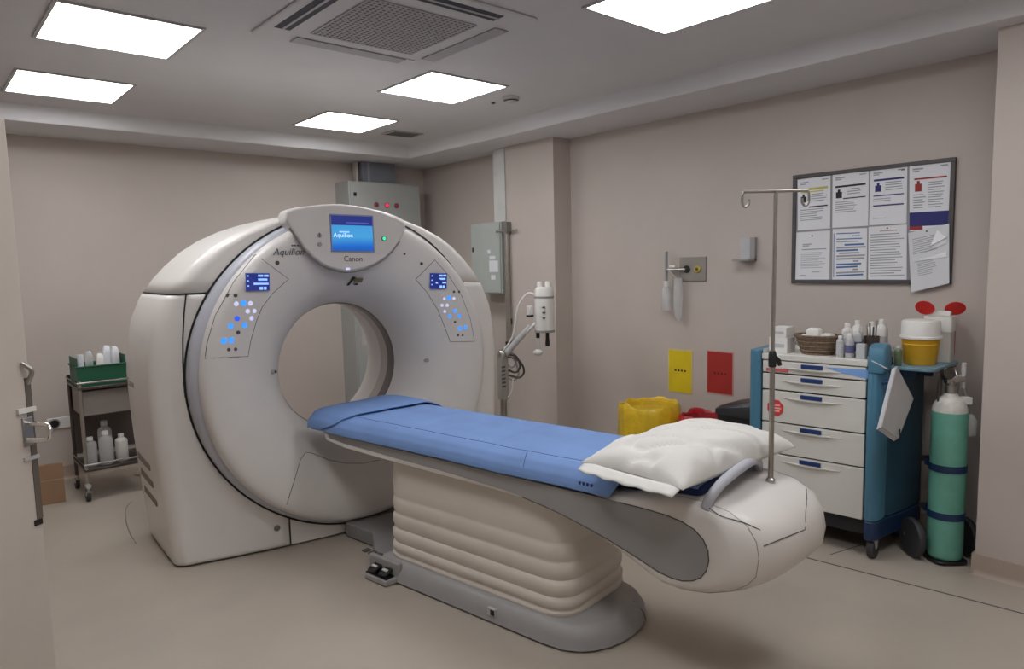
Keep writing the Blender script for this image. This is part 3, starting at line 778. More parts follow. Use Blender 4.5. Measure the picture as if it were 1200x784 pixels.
# drip stand plugged into the foot end of the table
ivx, ivy = .108, -2.47
ivw = tw(ivx, ivy, 0)
iv = thing('drip_stand', 'thin steel drip stand with two hooks standing on the table end', 'drip stand', (ivw.x, ivw.y, .705), math.radians(-41.2))
B().lathe([(.017,0),(.017,.02),(.010,.026)], n=16).obj('socket_collar', M_STEEL, iv, smooth=40)
B().cyl((0,0,.004),(0,0,.50),.0095,n=14).obj('lower_tube', mat('tube_steel',(168,162,154),.32,metal=.8), iv, smooth=40)
B().cyl((0,0,.48),(.004,0,1.07),.0072,n=14).obj('upper_tube', M_STEEL, iv, smooth=40)
B().lathe([(.013,.44),(.014,.45),(.014,.49),(.009,.50)], n=14).obj('clamp', M_BLACK, iv, smooth=40)
B().tube([(.008,0,.478),(.022,0,.462),(.028,0,.445)], [.008,.009,.007], 10).obj('clamp_knob', M_BLACK, iv, smooth=50)
B().tube([(-.112,0,1.072),(.118,0,1.072)], .0062, 10).obj('crossbar', M_STEEL, iv, smooth=40)
for s in (-1, 1):
    q = smooth_path([(s*.105+.003,0,1.072),(s*.116+.003,0,1.066),(s*.119+.003,0,1.05),(s*.118+.003,0,1.03),(s*.108+.003,0,1.018),(s*.097+.003,0,1.026),(s*.095+.003,0,1.045)], 4)
    B().tube(q, .0048, 8).obj('hook', M_STEEL, iv, smooth=50)

# ------------------------------------------------------------------ things on the back wall
def wally(px, py): return on(px, py, 0, XW)
YC = 5.88
a, b_ = on(408,211.5,1,YC), on(492,218,1,YC)
cw, cz1, CB = b_.x-a.x, a.z, 0.0
ec = thing('control_cabinet', 'tall grey steel cabinet with three red lamps behind the scanner', 'cabinet', (a.x, YC, CB))
hh = cz1-CB
B().box((0,0,0),(cw,YB-YC-.002,hh)).obj('body', M_GBOX, ec, bevel=.004)
B().box((.012,-.012,.08),(cw-.012,.0,hh-.012)).obj('door', M_GBOX, ec, bevel=.004)
P = on(427,392,1,YC-.012); B().box((P.x-a.x-.03,-.0135,P.z-.10),(P.x-a.x+.03,-.012,P.z+.10)).obj('name_plate', mat('plate_pale',(186,182,178),.5), ec)
P = on(416,227.5,1,YC-.013); B().box((P.x-a.x-.014,-.018,P.z-CB-.016),(P.x-a.x+.014,-.012,P.z-CB+.016)).obj('key_lock', M_BLACK, ec)
for i, (x, y) in enumerate(((441,240),(453,240.7),(464.5,241.2))):
    P = on(x,y,1,YC-.012)
    c = (P.x-a.x, -.012, P.z-CB)
    B().lathe([(.024,0),(.024,-.006),(.018,-.008)], c, 'y', 16).obj('lamp_bezel', M_SEAM, ec, smooth=40)
    B().lathe([(.017,-.006),(.016,-.014),(.008,-.020)], c, 'y', 16).obj('indicator_lamp', M_LEDR if i == 1 else M_LEDRD, ec, smooth=50)
a2, b2 = on(425,200,1,YC+.08), on(463,200,1,YC+.08)
du = thing('cable_duct', 'dark grey cable trunking rising from the red-lamp cabinet to the soffit', 'cable duct', (a2.x, YC+.08, cz1+.001))
B().box((0,0,0),(b2.x-a2.x,.14,ZS-cz1-.002)).obj('duct', mat('duct_grey',(118,120,130),.5), du, bevel=.004)
B().box((.05,-.004,0),(.075,0,ZS-cz1-.002)).obj('duct_rib', mat('duct_rib',(142,142,150),.5), du)
B().box((-.045,.05,0),(-.02,.11,ZS-cz1-.002)).obj('conduit', M_WALL, du)
# double socket with a plug on the back wall
P = on(69,495.5,1,YB)
so = thing('wall_socket', 'white double wall socket with dark round plug beside the trolley', 'socket', (P.x, YB, P.z))
B().box((-.075,-.012,-.042),(.075,-.0005,.042)).obj('plate', M_WHITEP, so, bevel=.004)
B().lathe([(.030,-.012),(.028,-.02),(.020,-.022)], (-.03,0,0), 'y', 18).obj('plug', M_BLACK, so, smooth=40)
B().lathe([(.038,-.011),(.038,-.016),(.033,-.017)], (-.03,0,0), 'y', 18).obj('plug_ring', M_GREY, so, smooth=40)
# cardboard sheet leaning on the wall
P = on(62,590,2,0)
cb = B().box((-.075,-.012,0),(.075,.012,.27)).obj('cardboard_box', M_CARD)
cb.location = (P.x, P.y, 0.001); cb.rotation_euler = (0,0,math.radians(-8))
tag(cb, 'flat brown cardboard box standing on the floor behind the open door', 'box')
cb.data.transform(Matrix.Translation((0,0,0)))
fl_ = B().box((-.075,-.014,.16),(.075,-.012,.165)).obj('tape_edge', M_TAPE, cb)

# steel trolley at the left
P = on(118,588,2,0)
tx, ty = .845, 5.37
tr = thing('trolley', 'dark steel two-shelf trolley standing left of the scanner', 'trolley', (tx, ty, 0))
tl, td = .46, .42
for z0, z1, w_ in ((.765,.785,0),(.205,.225,0)):
    sh = B().box((.0,.0,z0),(tl,td,z1)).obj('shelf', M_DSTEEL, tr, bevel=.004)
    r_ = B().tube([(.0,0,z1+.028),(tl,0,z1+.028),(tl,td,z1+.028),(0,td,z1+.028)], .006, 8, closed=True).obj('guard_rail', M_STEEL, sh, smooth=50)
B().box((.02,td-.012,.26),(tl-.02,td-.004,.75)).obj('back_panel', mat('trolley_panel',(96,88,84),.5), tr)
B().box((.02,.05,.58),(tl-.02,td-.05,.75)).obj('drawer', mat('trolley_drawer',(150,142,138),.5), tr, bevel=.005)
for x in (.012, tl-.012):
    for y in (.012, td-.012):
        B().cyl((x,y,.10),(x,y,.83),.012,n=12).obj('post', M_DSTEEL if y > .1 else M_STEEL, tr, smooth=40)
        ca = B().cyl((x,y,.06),(x,y,.11),.010,n=10).obj('caster_stem', M_STEEL, tr, smooth=40)
        B().box((x-.016,y-.012,.045),(x+.016,y+.03,.075)).obj('fork', M_STEEL, ca)
        B().cyl((x-.012,y+.02,.040),(x+.012,y+.02,.040),.040,n=20).obj('wheel', M_RUBBER, ca, smooth=40)
B().cyl((.012,-.012,.112),(.012,.04,.112),.016,n=12).obj('bumper', M_LGREY, tr, smooth=40)
# green crate with things in it
cr = thing('green_crate', 'dark green plastic crate on the trolley top shelf', 'crate', (tx+.01, ty+.05, .7855))
cb_ = B()
for (x0,y0,x1,y1,h_) in ((0,0,.30,.008,.13),(0,.252,.30,.26,.13),(0,.008,.008,.252,.19),(.292,.008,.30,.252,.19)): cb_.box((x0,y0,.004),(x1,y1,h_))
cb_.box((0,0,0),(.30,.26,.004)).obj('tub', M_GREEN, cr)
B().tube([(-.004,-.004,.132),(.304,-.004,.132),(.304,.264,.132),(-.004,.264,.132)], .006, 6, closed=True).obj('rim', M_GREEN, cr)
random.seed(3)
wh = [(.04,.10,.20,M_PAPER,'white rolled paper towel leaning in the green crate, leftmost'),(.10,.14,.22,M_CLEAR,'clear plastic packet in the green crate, second from left'),(.15,.08,.20,M_WHITEP,'white packet standing in the middle of the green crate'),(.20,.15,.245,M_PAPER,'tall white folded pack in the green crate, tallest of them'),(.255,.12,.235,M_PAPER,'white folded pack at the right end of the green crate')]
for x, y, h_, m_, lb in wh:
    if m_ is M_PAPER and x < .1:
        o = B().lathe([(.008,0),(.022,.001),(.022,h_),(.008,h_)], n=16).obj('paper_roll', m_, smooth=40)
    else:
        pts = rrect(-.024,-.03,.024,.03,.008,3)
        o = B().loft([[(px_*k,py_*k,z_) for px_,py_ in pts] for z_,k in ((0,.85),(.02,1),(h_*.8,1),(h_*.95,.8),(h_,.55))]).obj('packet', m_, smooth=50)
    o.location = (tx+.01+x, ty+.05+y, .791); o.rotation_euler = (random.uniform(-.05,.05), random.uniform(-.06,.06), random.uniform(-.3,.3))
    tag(o, lb, 'packet')
o = B().loft([[(px_,py_,z_) for px_,py_ in rrect(-.02,-.02,.02,.02,.008,3)] for z_ in (0,.12)]).obj('packet', M_TAPE, smooth=50); o.location = (tx+.01+.17, ty+.05+.05, .791)
tag(o, 'tan packet half hidden in the green crate', 'packet')
# bottles on the lower shelf
def bottle(name, loc, r, h_, body, capm, label, cat='bottle', group=None, neck=.4):
    t = thing(name, label, cat, loc, 0, group)
    B().lathe([(r*.92,0),(r,.006),(r,h_*.72),(r*.9,h_*.80),(r*neck,h_*.87),(r*neck,h_*.90)], n=20).obj('body', body, t, smooth=50)
    B().lathe([(r*neck*1.2,h_*.88),(r*neck*1.2,h_*.985),(r*neck*1.05,h_)], n=16).obj('cap', capm, t, smooth=40)
    return t
bottle('bottle', (tx+.06,ty+.10,.2255), .040,.20, M_CLEAR, M_WHITEP, 'clear bottle with white cap on the trolley lower shelf, nearest the left post')
bottle('bottle', (tx+.15,ty+.08,.2255), .045,.23, M_CLEAR, M_WHITEP, 'tallest clear bottle in the middle of the trolley lower shelf')
bottle('bottle', (tx+.25,ty+.10,.2255), .040,.19, M_WHITEP, M_WHITEP, 'white bottle on the trolley lower shelf next to the scanner')
bottle('bottle', (tx+.17,ty+.20,.2255), .045,.28, M_CLEAR, M_LGREY, 'clear bottle standing behind the others on the trolley lower shelf')

# ------------------------------------------------------------------ pillar side: distribution box, trunking, rail, injector
bx0 = 3.985
y0, y1 = on(588,300,0,bx0).y, on(553,300,0,bx0).y
z1, z0 = on(570,261,0,bx0).z, on(570,344,0,bx0).z
db = thing('distribution_box', 'grey-green steel wall box with white stickers beside the pillar', 'electrical box', (bx0, y0, z0))
B().box((0,0,0),(XW-bx0-.001,y1-y0,z1-z0)).obj('body', M_GBOX2, db, bevel=.004)
B().box((-.012,.01,.01),(0,y1-y0-.01,z1-z0-.01)).obj('door', M_GBOX2, db, bevel=.003)
for px, py, w_, h_ in ((577,302,.04,.016),(578.5,312,.06,.05),(578,325,.03,.02),(573,295,.02,.016)):
    P = on(px,py,0,bx0-.0125); B().box((-.0135,P.y-y0-w_,P.z-z0-h_),(-.012,P.y-y0+w_,P.z-z0+h_)).obj('sticker', M_PAPER, db)
P = on(554.5,293,0,bx0-.0125); B().box((-.015,P.y-y0-.012,P.z-z0-.02),(-.012,P.y-y0+.012,P.z-z0+.02)).obj('latch', M_BLACK, db)
ya = on(592,230,0,PLX+.02).y; yb = on(578.5,230,0,PLX+.02).y
tag(B().box((PLX+.02, max(ya,PLY1+.001), z1+.001),(XW-.001, yb, ZS-.001)).obj('cable_trunking', mat('trunking',(206,206,204),.5), bevel=.004), 'pale vertical cable trunking running from the soffit down to the grey box', 'cable trunking')
rl = thing('wall_rail', 'vertical steel rail with black foot mounted on the pillar edge', 'rail', (PLX, on(594,330,0,PLX-.03).y-.015, 0))
zt, zb = on(594,260,0,PLX-.03).z, on(594,400,0,PLX-.03).z
B().box((-.05,-.018,zb),(-.022,.018,zt)).obj('rail', M_STEEL, rl, bevel=.003)
B().box((-.054,-.028,zt-.10),(-.001,.028,zt)).obj('top_bracket', mat('bracket_grey',(120,116,112),.5), rl, bevel=.003)
B().box((-.022,-.012,zb+.15),(-.0005,.012,zb+.20)).obj('wall_bracket', M_DSTEEL, rl)
B().box((-.056,-.024,zb-.035),(-.018,.024,zb)).obj('foot', M_BLACK, rl, bevel=.003)
B().cyl((-.036,.13,zt-.075),(-.036,-.12,zt-.075),.007,n=10).obj('cross_arm', M_STEEL, rl, smooth=40)
for y in (.13,-.12): B().sphere((-.036,y,zt-.075),.014,10,6).obj('arm_knob', M_STEEL, rl, smooth=60)

# contrast injector on a floor stand
ij = thing('injector', 'white contrast injector head on a jointed steel stand behind the table', 'injector', (3.45, 4.06, 0))
for k in range(5):
    a = 2*PI*k/5+.3
    B().tube([(0,0,.10),(.26*math.cos(a),.26*math.sin(a),.075)], [.022,.014], 8).obj('foot_leg', M_LGREY, ij, smooth=40)
    B().cyl((.26*math.cos(a)-.012,.26*math.sin(a),.032),(.26*math.cos(a)+.012,.26*math.sin(a),.032),.032,n=14).obj('caster', M_RUBBER, ij, smooth=40)
B().cyl((0,0,.06),(0,0,.55),.026,n=16).obj('column', M_STEEL, ij, smooth=40)
B().box((-.035,-.03,.50),(.035,.03,.86)).obj('column_head', mat('injector_grey',(158,154,150),.4), ij, bevel=.006)
for k in range(6): B().box((-.036,-.032,.60+k*.03),(.0,-.028,.614+k*.03)).obj('vent_slot', M_SEAM, ij)
hx, hy, hz = .20, -.265, 1.195                  # head centre relative to the stand
B().tube([(0,0,.84),(.02,-.02,.86),(.09,-.12,.99),(.13,-.18,1.07)], [.028,.026,.024,.02], 12).obj('arm', M_LGREY, ij, smooth=50)
B().sphere((0,0,.85),.042,14,8).obj('arm_joint', M_STEEL, ij, smooth=60)
for k, (dx, dz) in enumerate(((.05,.80),(.07,.76),(.06,.70),(.09,.72))):
    B().tube(smooth_path([(.02,-.02,.84),(dx,-dx,.86-.02*k),(dx+.03,-dx-.02,dz),(dx,-dx,dz-.05),(.03,-.03,dz-.03)],4), .009, 6).obj('hose_loop', M_DSTEEL if k % 2 else M_GREY, ij, smooth=60)
hd = B().lathe([(.060,-.165),(.072,-.160),(.074,-.10),(.074,.11),(.070,.15),(.058,.168),(.03,.172)], (hx,hy,hz), n=28).obj('injector_head', M_WHITEP, ij, smooth=40)
B().lathe([(.075,.085),(.0755,.09),(.0755,.098),(.075,.10)], (hx,hy,hz), n=28, cap=False).obj('head_joint', M_GREY, hd, smooth=40)
for dx in (-.03,.03): B().lathe([(.022,.16),(.022,.20),(.018,.21)], (hx+dx*.75,hy-dx*.66,hz), n=14).obj('top_knob', M_WHITEP, hd, smooth=40)
B().lathe([(.076,-.172),(.078,-.165),(.076,-.155)], (hx,hy,hz), n=28).obj('lower_flange', M_GREY, hd, smooth=40)
B().lathe([(.016,-.28),(.018,-.26),(.014,-.22),(.014,-.17)], (hx+.015,hy-.013,hz), n=12).obj('plunger', M_BLACK, hd, smooth=40)
B().lathe([(.016,-.215),(.016,-.17)], (hx-.04,hy+.035,hz), n=12).obj('plunger', M_BLACK, hd, smooth=40)
B().box((-.02,-.016,-.04),(.02,.016,.03), Matrix.Translation((hx-.082,hy+.072,hz))).obj('side_switch', M_WHITEP, hd, bevel=.004)
B().box((-.022,-.018,-.055),(.022,.018,-.04), Matrix.Translation((hx-.082,hy+.072,hz))).obj('switch_base', M_BLACK, hd)
for dz in (.02,-.02,-.06): B().box((hx-.056-.012,hy-.056-.006,hz+dz-.006),(hx-.050,hy-.050,hz+dz+.006)).obj('head_mark', M_SEAM, hd)
B().tube(smooth_path([(hx-.05,hy+.045,hz+.11),(hx-.09,hy+.09,hz+.12),(hx-.13,hy+.15,hz+.02),(hx-.155,hy+.19,hz-.2),(.0,-.01,.88)],6), .008, 8).obj('signal_cable', M_WHITEP, ij, smooth=60)
B().tube(smooth_path([(hx-.05,hy+.045,hz-.10),(hx-.075,hy+.06,hz-.13),(.10,-.13,.99),(.055,-.07,.90)],6), .012, 8).obj('hose', M_WHITEP, ij, smooth=60)
B().tube([(hx-.055,hy+.04,hz-.15),(hx-.055,hy+.04,hz-.31)], .003, 5).obj('chain', M_LGREY, ij)
B().tube([(hx-.03,hy+.02,hz-.15),(hx-.035,hy+.025,hz-.31)], .003, 5).obj('chain', M_LGREY, ij)
B().sphere((hx-.045,hy+.03,hz-.325),.03,12,6,(1.3,1.3,.8)).obj('tap_cluster', M_WHITEP, ij, smooth=60)
B().tube(smooth_path([(.05,-.06,.66),(.04,-.05,.56),(-.01,0,.46),(-.02,.01,.36)],5), .005, 6).obj('drip_tube', M_WHITEP, ij, smooth=60)

# ------------------------------------------------------------------ right wall fittings
def wq(px, py, off=0.0): return on(px, py, 0, XW-off)
P0, P1 = wq(797.5,301.5), wq(828,329.5)
gp = thing('gas_outlet', 'grey medical gas outlet plate with brass and black sockets on the wall', 'gas outlet', (XW, (P0.y+P1.y)/2, (P0.z+P1.z)/2))
hw, hh = abs(P0.y-P1.y)/2, abs(P0.z-P1.z)/2
B().box((-.012,-hw,-hh),(-.0005,hw,hh)).obj('plate', mat('plate_grey',(148,142,136),.4,metal=.3), gp, bevel=.002)
for dy, m_ in ((.045,M_BLACK),(-.045,M_BRASS)):
    B().lathe([(.026,-.012),(.026,-.02),(.02,-.026),(.012,-.026)], (0,dy,.0), 'x', 20).obj('outlet_ring', m_, gp, smooth=40)
    B().lathe([(.011,-.020),(.011,-.030)], (0,dy,.0), 'x', 14).obj('outlet_valve', M_DSTEEL, gp, smooth=40)
P = wq(781,316,.05)
fm = thing('flowmeter', 'small steel flowmeter with clear humidifier hanging left of the gas outlet', 'flowmeter', (XW-.05, P.y, P.z))
yy = (P0.y+P1.y)/2+.045-P.y
B().cyl((0,0,0),(.018,yy,0),.009,n=10).obj('connector', M_STEEL, fm, smooth=40)
B().cyl((0,0,-.08),(0,0,.13),.010,n=12).obj('flow_tube', mat('tube_grey',(140,142,144),.3), fm, smooth=40)
B().cyl((0,-.08,.02),(0,-.03,.02),.012,n=10).obj('control_knob', M_WHITEP, fm, smooth=40)
B().lathe([(.020,-.12),(.020,-.08)], n=14).obj('cup_lid', M_WHITEP, fm, smooth=40)
B().lathe([(.024,-.30),(.034,-.29),(.036,-.20),(.030,-.13),(.018,-.12)], n=18).obj('humidifier_cup', M_CLEAR, fm, smooth=50)
B().lathe([(.012,-.36),(.03,-.33),(.034,-.20),(.03,-.06)], (0,-.10,0), n=18).obj('suction_bag', M_CLEAR, fm, smooth=50)
B().cyl((0,-.10,-.08),(.0,-.02,-.0),.006,n=8).obj('bag_link', M_STEEL, fm, smooth=40)
P = wq(879,292)
th_ = thing('wall_bracket', 'small grey angled holder fixed high on the right wall', 'wall holder', (XW, P.y, P.z))
B().box((-.030,-.05,-.075),(-.0005,-.015,.075)).obj('side_plate', M_GREY, th_, bevel=.002)
B().box((-.10,-.05,-.075),(-.0005,.07,-.060)).obj('ledge', M_GREY, th_, bevel=.002)
B().box((-.006,-.015,-.06),(-.0005,.07,.075)).obj('back_plate', M_LGREY, th_, bevel=.001)
def placard(name, quad, m_, edge, label, textbody, tm, ty_):
    ps = [wq(*q) for q in quad]; cy = sum(p.y for p in ps)/4; cz = sum(p.z for p in ps)/4
    hw = abs(ps[0].y-ps[1].y)/2; hh = abs(ps[0].z-ps[3].z)/2
    t = thing(name, label, 'sign', (XW, cy, cz))
    B().box((-.004,-hw,-hh),(-.0005,hw,hh)).obj('border', edge, t)
    B().box((-.006,-hw+.008,-hh+.008),(-.004,hw-.008,hh-.008)).obj('panel', m_, t)
    for k in range(4):
        B().box((-.0068,.045-k*.027-.016,ty_),(-.006,.045-k*.027,ty_+.014)).obj('printed_word', tm, t)
placard('waste_sign', [(783,410),(811,409.5),(812,461),(784,460)], M_YEL, mat('pale_yellow',(214,200,130),.6), 'yellow wall sign with one line of small black print', '', M_PRINTD, .0)
placard('waste_sign', [(828.5,411),(860,412),(859,463),(829,461)], M_RED, mat('pale_pink',(206,150,146),.6), 'red wall sign with faint dark print beside the yellow one', '', mat('print_maroon',(110,24,26),.7), -.012)

# notice board and the sheets pinned to it
bq = [wq(*q) for q in ((931,207),(1121.5,183),(1114,331),(929,333))]
by0, by1 = bq[1].y, bq[0].y; bz1, bz0 = (bq[0].z+bq[1].z)/2, (bq[2].z+bq[3].z)/2
nb = thing('notice_board', 'framed wall notice board with dark grey border holding eight sheets', 'notice board', (XW, (by0+by1)/2, (bz0+bz1)/2))
hw, hh = (by1-by0)/2, (bz1-bz0)/2
B().box((-.012,-hw,-hh),(-.0005,hw,hh)).obj('backing', mat('board_grey',(150,148,150),.7), nb)
for a, b in (((-hw,-hh),(hw,-hh+.022)),((-hw,hh-.022),(hw,hh)),((-hw,-hh+.022),(-hw+.022,hh-.022)),((hw-.022,-hh+.022),(hw,hh-.022))):
    B().box((-.022,a[0],a[1]),(-.0005,b[0],b[1])).obj('frame_bar', mat('board_frame',(78,74,76),.45), nb, bevel=.002)
def notice(quad, label, blocks, off=.0125, dark_icon=None, mname=None, sleeve=False, tiltz=0.0):
    ps = [wq(*q, off) for q in quad]; c = sum(ps, Vector())/4
    t = thing('notice', label, 'notice', (XW-off-.001, c.y, c.z), 0, 'sheets on the notice board')
    L = [p-c for p in ps]
    def at(u, v, x): p = L[0]*(1-u)*(1-v)+L[1]*u*(1-v)+L[2]*u*v+L[3]*(1-u)*v; return (x, p.y, p.z)
    sh = B().loft([[at(u,v,.0) for u,v in ((0,0),(1,0),(1,1),(0,1))],[at(u,v,-.0014) for u,v in ((0,0),(1,0),(1,1),(0,1))]]).obj('sheet', M_PAPER if not sleeve else mat('sleeve',(216,218,222),.12,var=.01), t)
    for u0,u1,v0,v1,m_ in blocks:
        B().loft([[at(u0,v0,-.0014),at(u1,v0,-.0014),at(u1,v1,-.0014),at(u0,v1,-.0014)],[at(u0,v0,-.0020),at(u1,v0,-.0020),at(u1,v1,-.0020),at(u0,v1,-.0020)]]).obj('print', m_, t)
    return t, at
def lines(u0, u1, v0, v1, n, m_, seed):
    rnd = random.Random(seed); st = (v1-v0)/n
    return [(u0, u0+(u1-u0)*rnd.uniform(.7,1), v0+i*st, v0+i*st+st*.40, m_) for i in range(n)]
def icon(m_, u, v): return [(u,u+.17,v+.045,v+.16,m_),(u+.05,u+.12,v,v+.045,m_)]
head = lambda: [(.08,.34,.06,.085,M_PRINT),(.08,.25,.095,.115,M_PRINT),(.75,.93,.045,.065,M_PRINT)]
notice([(935,211),(973.5,205.5),(973,267.5),(935,270)], 'notice with a yellow heading line, top left on the board', head()+[(.1,.92,.19,.235,M_PRINTY),(.12,.8,.255,.275,M_PRINTY)]+icon(M_PRINTD,.1,.30)+lines(.42,.92,.31,.48,4,M_PRINT,1)+[(.35,.92,.545,.57,M_PRINTD)]+lines(.08,.8,.60,.84,6,M_PRINT,2))
notice([(976,205),(1018.5,199.5),(1017.5,264.5),(975.5,267)], 'notice with a black heading line, top row second from left', head()+[(.08,.92,.22,.255,M_PRINTD)]+icon(M_PRINTD,.10,.29)+lines(.42,.85,.29,.42,3,M_PRINT,3)+[(.3,.92,.455,.475,M_PRINTD)]+lines(.08,.8,.52,.74,6,M_PRINT,4))
notice([(1020.5,199),(1063.5,194),(1062.5,261.5),(1018.5,264)], 'notice with a blue heading line and dark blue figure, top row third', head()+[(.1,.92,.185,.22,M_PRINTN),(.84,.93,.05,.075,M_PRINTR)]+icon(M_PRINTN,.14,.25)+lines(.42,.9,.25,.42,4,M_PRINT,5)+[(.1,.92,.47,.49,M_PRINTN)]+lines(.1,.6,.53,.60,2,M_PRINT,6)+[(.1,.92,.645,.67,M_PRINTN)]+lines(.1,.5,.88,.9,1,M_PRINT,6))
notice([(1066,193.5),(1115,188),(1111,269),(1066,271)], 'notice with a red heading and a broad blue band, top right', head()+[(.12,.92,.21,.235,M_PRINTR)]+icon(M_PRINTR,.14,.25)+lines(.48,.92,.28,.68,11,M_PRINT,7)+lines(.1,.42,.45,.68,6,M_PRINT,8)+[(0,1,.72,.93,M_PRINTN),(0,.35,.93,.985,M_PRINTR)])
notice([(933.5,272.5),(973,270),(972,332),(932,332.5)], 'plain white letter with one pin, bottom left on the board', [(.45,.50,.07,.095,M_PRINTD),(.2,.48,.23,.25,M_PRINT),(.2,.4,.26,.28,M_PRINT),(.18,.9,.33,.35,M_PRINT)]+lines(.15,.9,.40,.72,9,mat('print_pale',(182,184,190),.8),9)+[(.5,.72,.77,.785,M_PRINT),(.15,.3,.83,.845,M_PRINT)])
b6 = [(.03,.05,.08,.92,M_PRINTB)]
rnd = random.Random(5)
for i in range(16):
    b6.append((.12+.5*rnd.random()*(i % 3 == 1), .98-.25*rnd.random(), .08+i*.053, .08+i*.053+(.032 if i > 3 else .018), M_PRINTB if rnd.random() > .35 else M_PRINT))
notice([(976,268.5),(1016.5,267),(1015.5,328),(975.5,330)], 'sheet densely printed with blue stripes, bottom row second from left', b6)
notice([(1018,266),(1063,263),(1062.5,328),(1017.5,329)], 'grey lined page in the bottom row left of the glossy sleeve', [(.48,.52,.03,.055,M_PRINTD),(.3,.75,.08,.10,mat('print_pinkish',(190,160,158),.8))]+lines(.05,.95,.14,.95,17,mat('print_mid',(164,165,168),.8),11))
sl, at = notice([(1064.5,273),(1112.5,262),(1112.5,332),(1068,342.5)], 'glossy clear sleeve hanging crooked at the lower right of the board', lines(.1,.75,.12,.40,8,mat('print_mid',(164,165,168),.8),12)+lines(.2,.7,.55,.78,7,mat('print_mid',(164,165,168),.8),13)+[(.44,.48,.03,.055,M_PRINTD)], off=.030, sleeve=True)
for k, (u0,v0,u1,v1,u2,v2) in enumerate(((.55,.30,.95,.22,.72,.06),(.4,.38,.95,.26,.95,.32),(.1,.50,.95,.46,.95,.55))):
    B().loft([[at(u0,v0,-.0022),at(u1,v1,-.0022),at(u2,v2,-.0022)],[at(u0,v0,-.0075),at(u1,v1,-.010),at(u2,v2,-.0045)]]).obj('crease', mat('sleeve_gloss',(244,245,248),.08,var=.0), sl, smooth=20)

# ------------------------------------------------------------------ waste bins along the right wall
def bagged_bin(name, loc, r, h_, bag, binm, label, seed, sx=1.0, sag=.03, drop=.24):
    t = thing(name, label, 'waste bin', loc)
    B().lathe([(r*.80,0),(r*.82,.01),(r*.98,h_-.02),(r*1.0,h_),(r*.96,h_),(r*.93,h_-.03)], n=32).obj('bin', binm, t, smooth=50)
    b = B(); n = 72
    prof = [(.90,-.22),(.93,-.10),(.95,-.02),(.985,.012),(1.02,.020),(1.06,.010),(1.09,-.03),(1.11,-.10),(1.12,-drop*.75),(1.13,-drop)]
    loops = []
    for k, (rr, dz) in enumerate(prof):
        L = []
        for j in range(n):
            a = 2*PI*j/n; d_ = Vector((math.cos(a), math.sin(a), 0))
            nz = noise.noise(Vector((d_.x*3, d_.y*3, dz*6+seed)))*.6+noise.noise(Vector((d_.x*8, d_.y*8, dz*14+seed*2)))*.4
            ro = r*rr*(1+.09*nz*(1 if k > 2 else .5))
            zo = h_+dz+sag*noise.noise(Vector((d_.x*2, d_.y*2, seed+5)))*(1 if 2 <= k <= 6 else .4)+.015*nz
            L.append((ro*d_.x*sx, ro*d_.y, zo))
        loops.append(L)
    b.loft(loops, cap=False)
    o = b.obj('liner_bag', bag, t, smooth=75)
    return t
bagged_bin('waste_bin', (3.87,2.985,0), .195,.535, M_YBAG, mat('bin_yellow',(206,172,40),.5), 'waste bin lined with a crumpled yellow bag under the yellow sign', 1.3, sag=.035)
bagged_bin('waste_bin', (3.92,2.575,0), .158,.505, M_RBAG, mat('bin_red',(150,32,36),.5), 'waste bin lined with a shiny red bag between the yellow and black bins', 7.7, sag=.03, drop=.18)
kb = thing('waste_bin', 'black lidded bin next to the crash cart under the red sign', 'waste bin', (3.93,2.245,0))
B().loft([[(x*k,y*k,z) for x,y in rrect(-.15,-.16,.15,.16,.03,4)] for z,k in ((0,.82),(.01,.84),(.58,1.0))]).obj('bin', M_BLACK, kb, smooth=40)
B().loft([[(x,y,.58) for x,y in rrect(-.16,-.17,.16,.17,.03,4)],[(x,y,.61+.03*(-y/.17+1)) for x,y in rrect(-.158,-.168,.158,.168,.03,4)],[(x*.85,y*.85,.63+.035*(-y/.17+1)) for x,y in rrect(-.158,-.168,.158,.168,.03,4)]]).obj('lid', mat('bin_lid',(44,44,47),.4), kb, smooth=40)

# ------------------------------------------------------------------ crash cart
CO = Vector((3.60,1.425,0)); CROT = math.radians(6)
CINV = Matrix.Rotation(-CROT,3,'Z'); CMR = Matrix.Rotation(CROT,3,'Z')
def con(px, py, axis, val):
    o_ = CINV @ (CAM-CO); r_ = CINV @ ray(px, py)
    return o_ + r_*((val-o_[axis])/r_[axis])
def cw_(x, y, z): return CO + CMR @ Vector((x,y,z))
ct = thing('crash_cart', 'blue and white five-drawer medical cart against the right wall', 'medical cart', tuple(CO), CROT)
FW = .535
B().box((.012,.0,.20),(.46,FW,1.0)).obj('carcass', mat('carcass_dark',(60,64,70),.6), ct)
zs = [(.925,.988),(.834,.917),(.655,.826),(.481,.647),(.205,.473)]
zs = [(.921,.985),(.829,.913),(.651,.821),(.477,.643),(.203,.469)]
hy_ = .268
for z0, z1 in zs:
    dr = B().box((-.012,.004,z0),(.012,FW-.004,z1)).obj('drawer', M_CARTF, ct, bevel=.003)
    B().box((-.020,hy_-.055,z1-.030),(-.0125,hy_+.055,z1-.008)).obj('label_holder', M_HANDLE, dr, bevel=.002)
    # finger lip: a shallow bow under the label holder
    lo = []
    for i in range(17):
        u = i/16*2-1; yy = hy_+u*.155; dz = .016*(1-u*u)
        lo.append([(-.0125,yy,z1-.033),(-.0125-.013*(1-u*u),yy,z1-.034),(-.0125-.013*(1-u*u),yy,z1-.036-dz*.3),(-.0125,yy,z1-.036-dz)])
    B().loft(lo).obj('finger_lip', M_CARTF, dr, smooth=50)
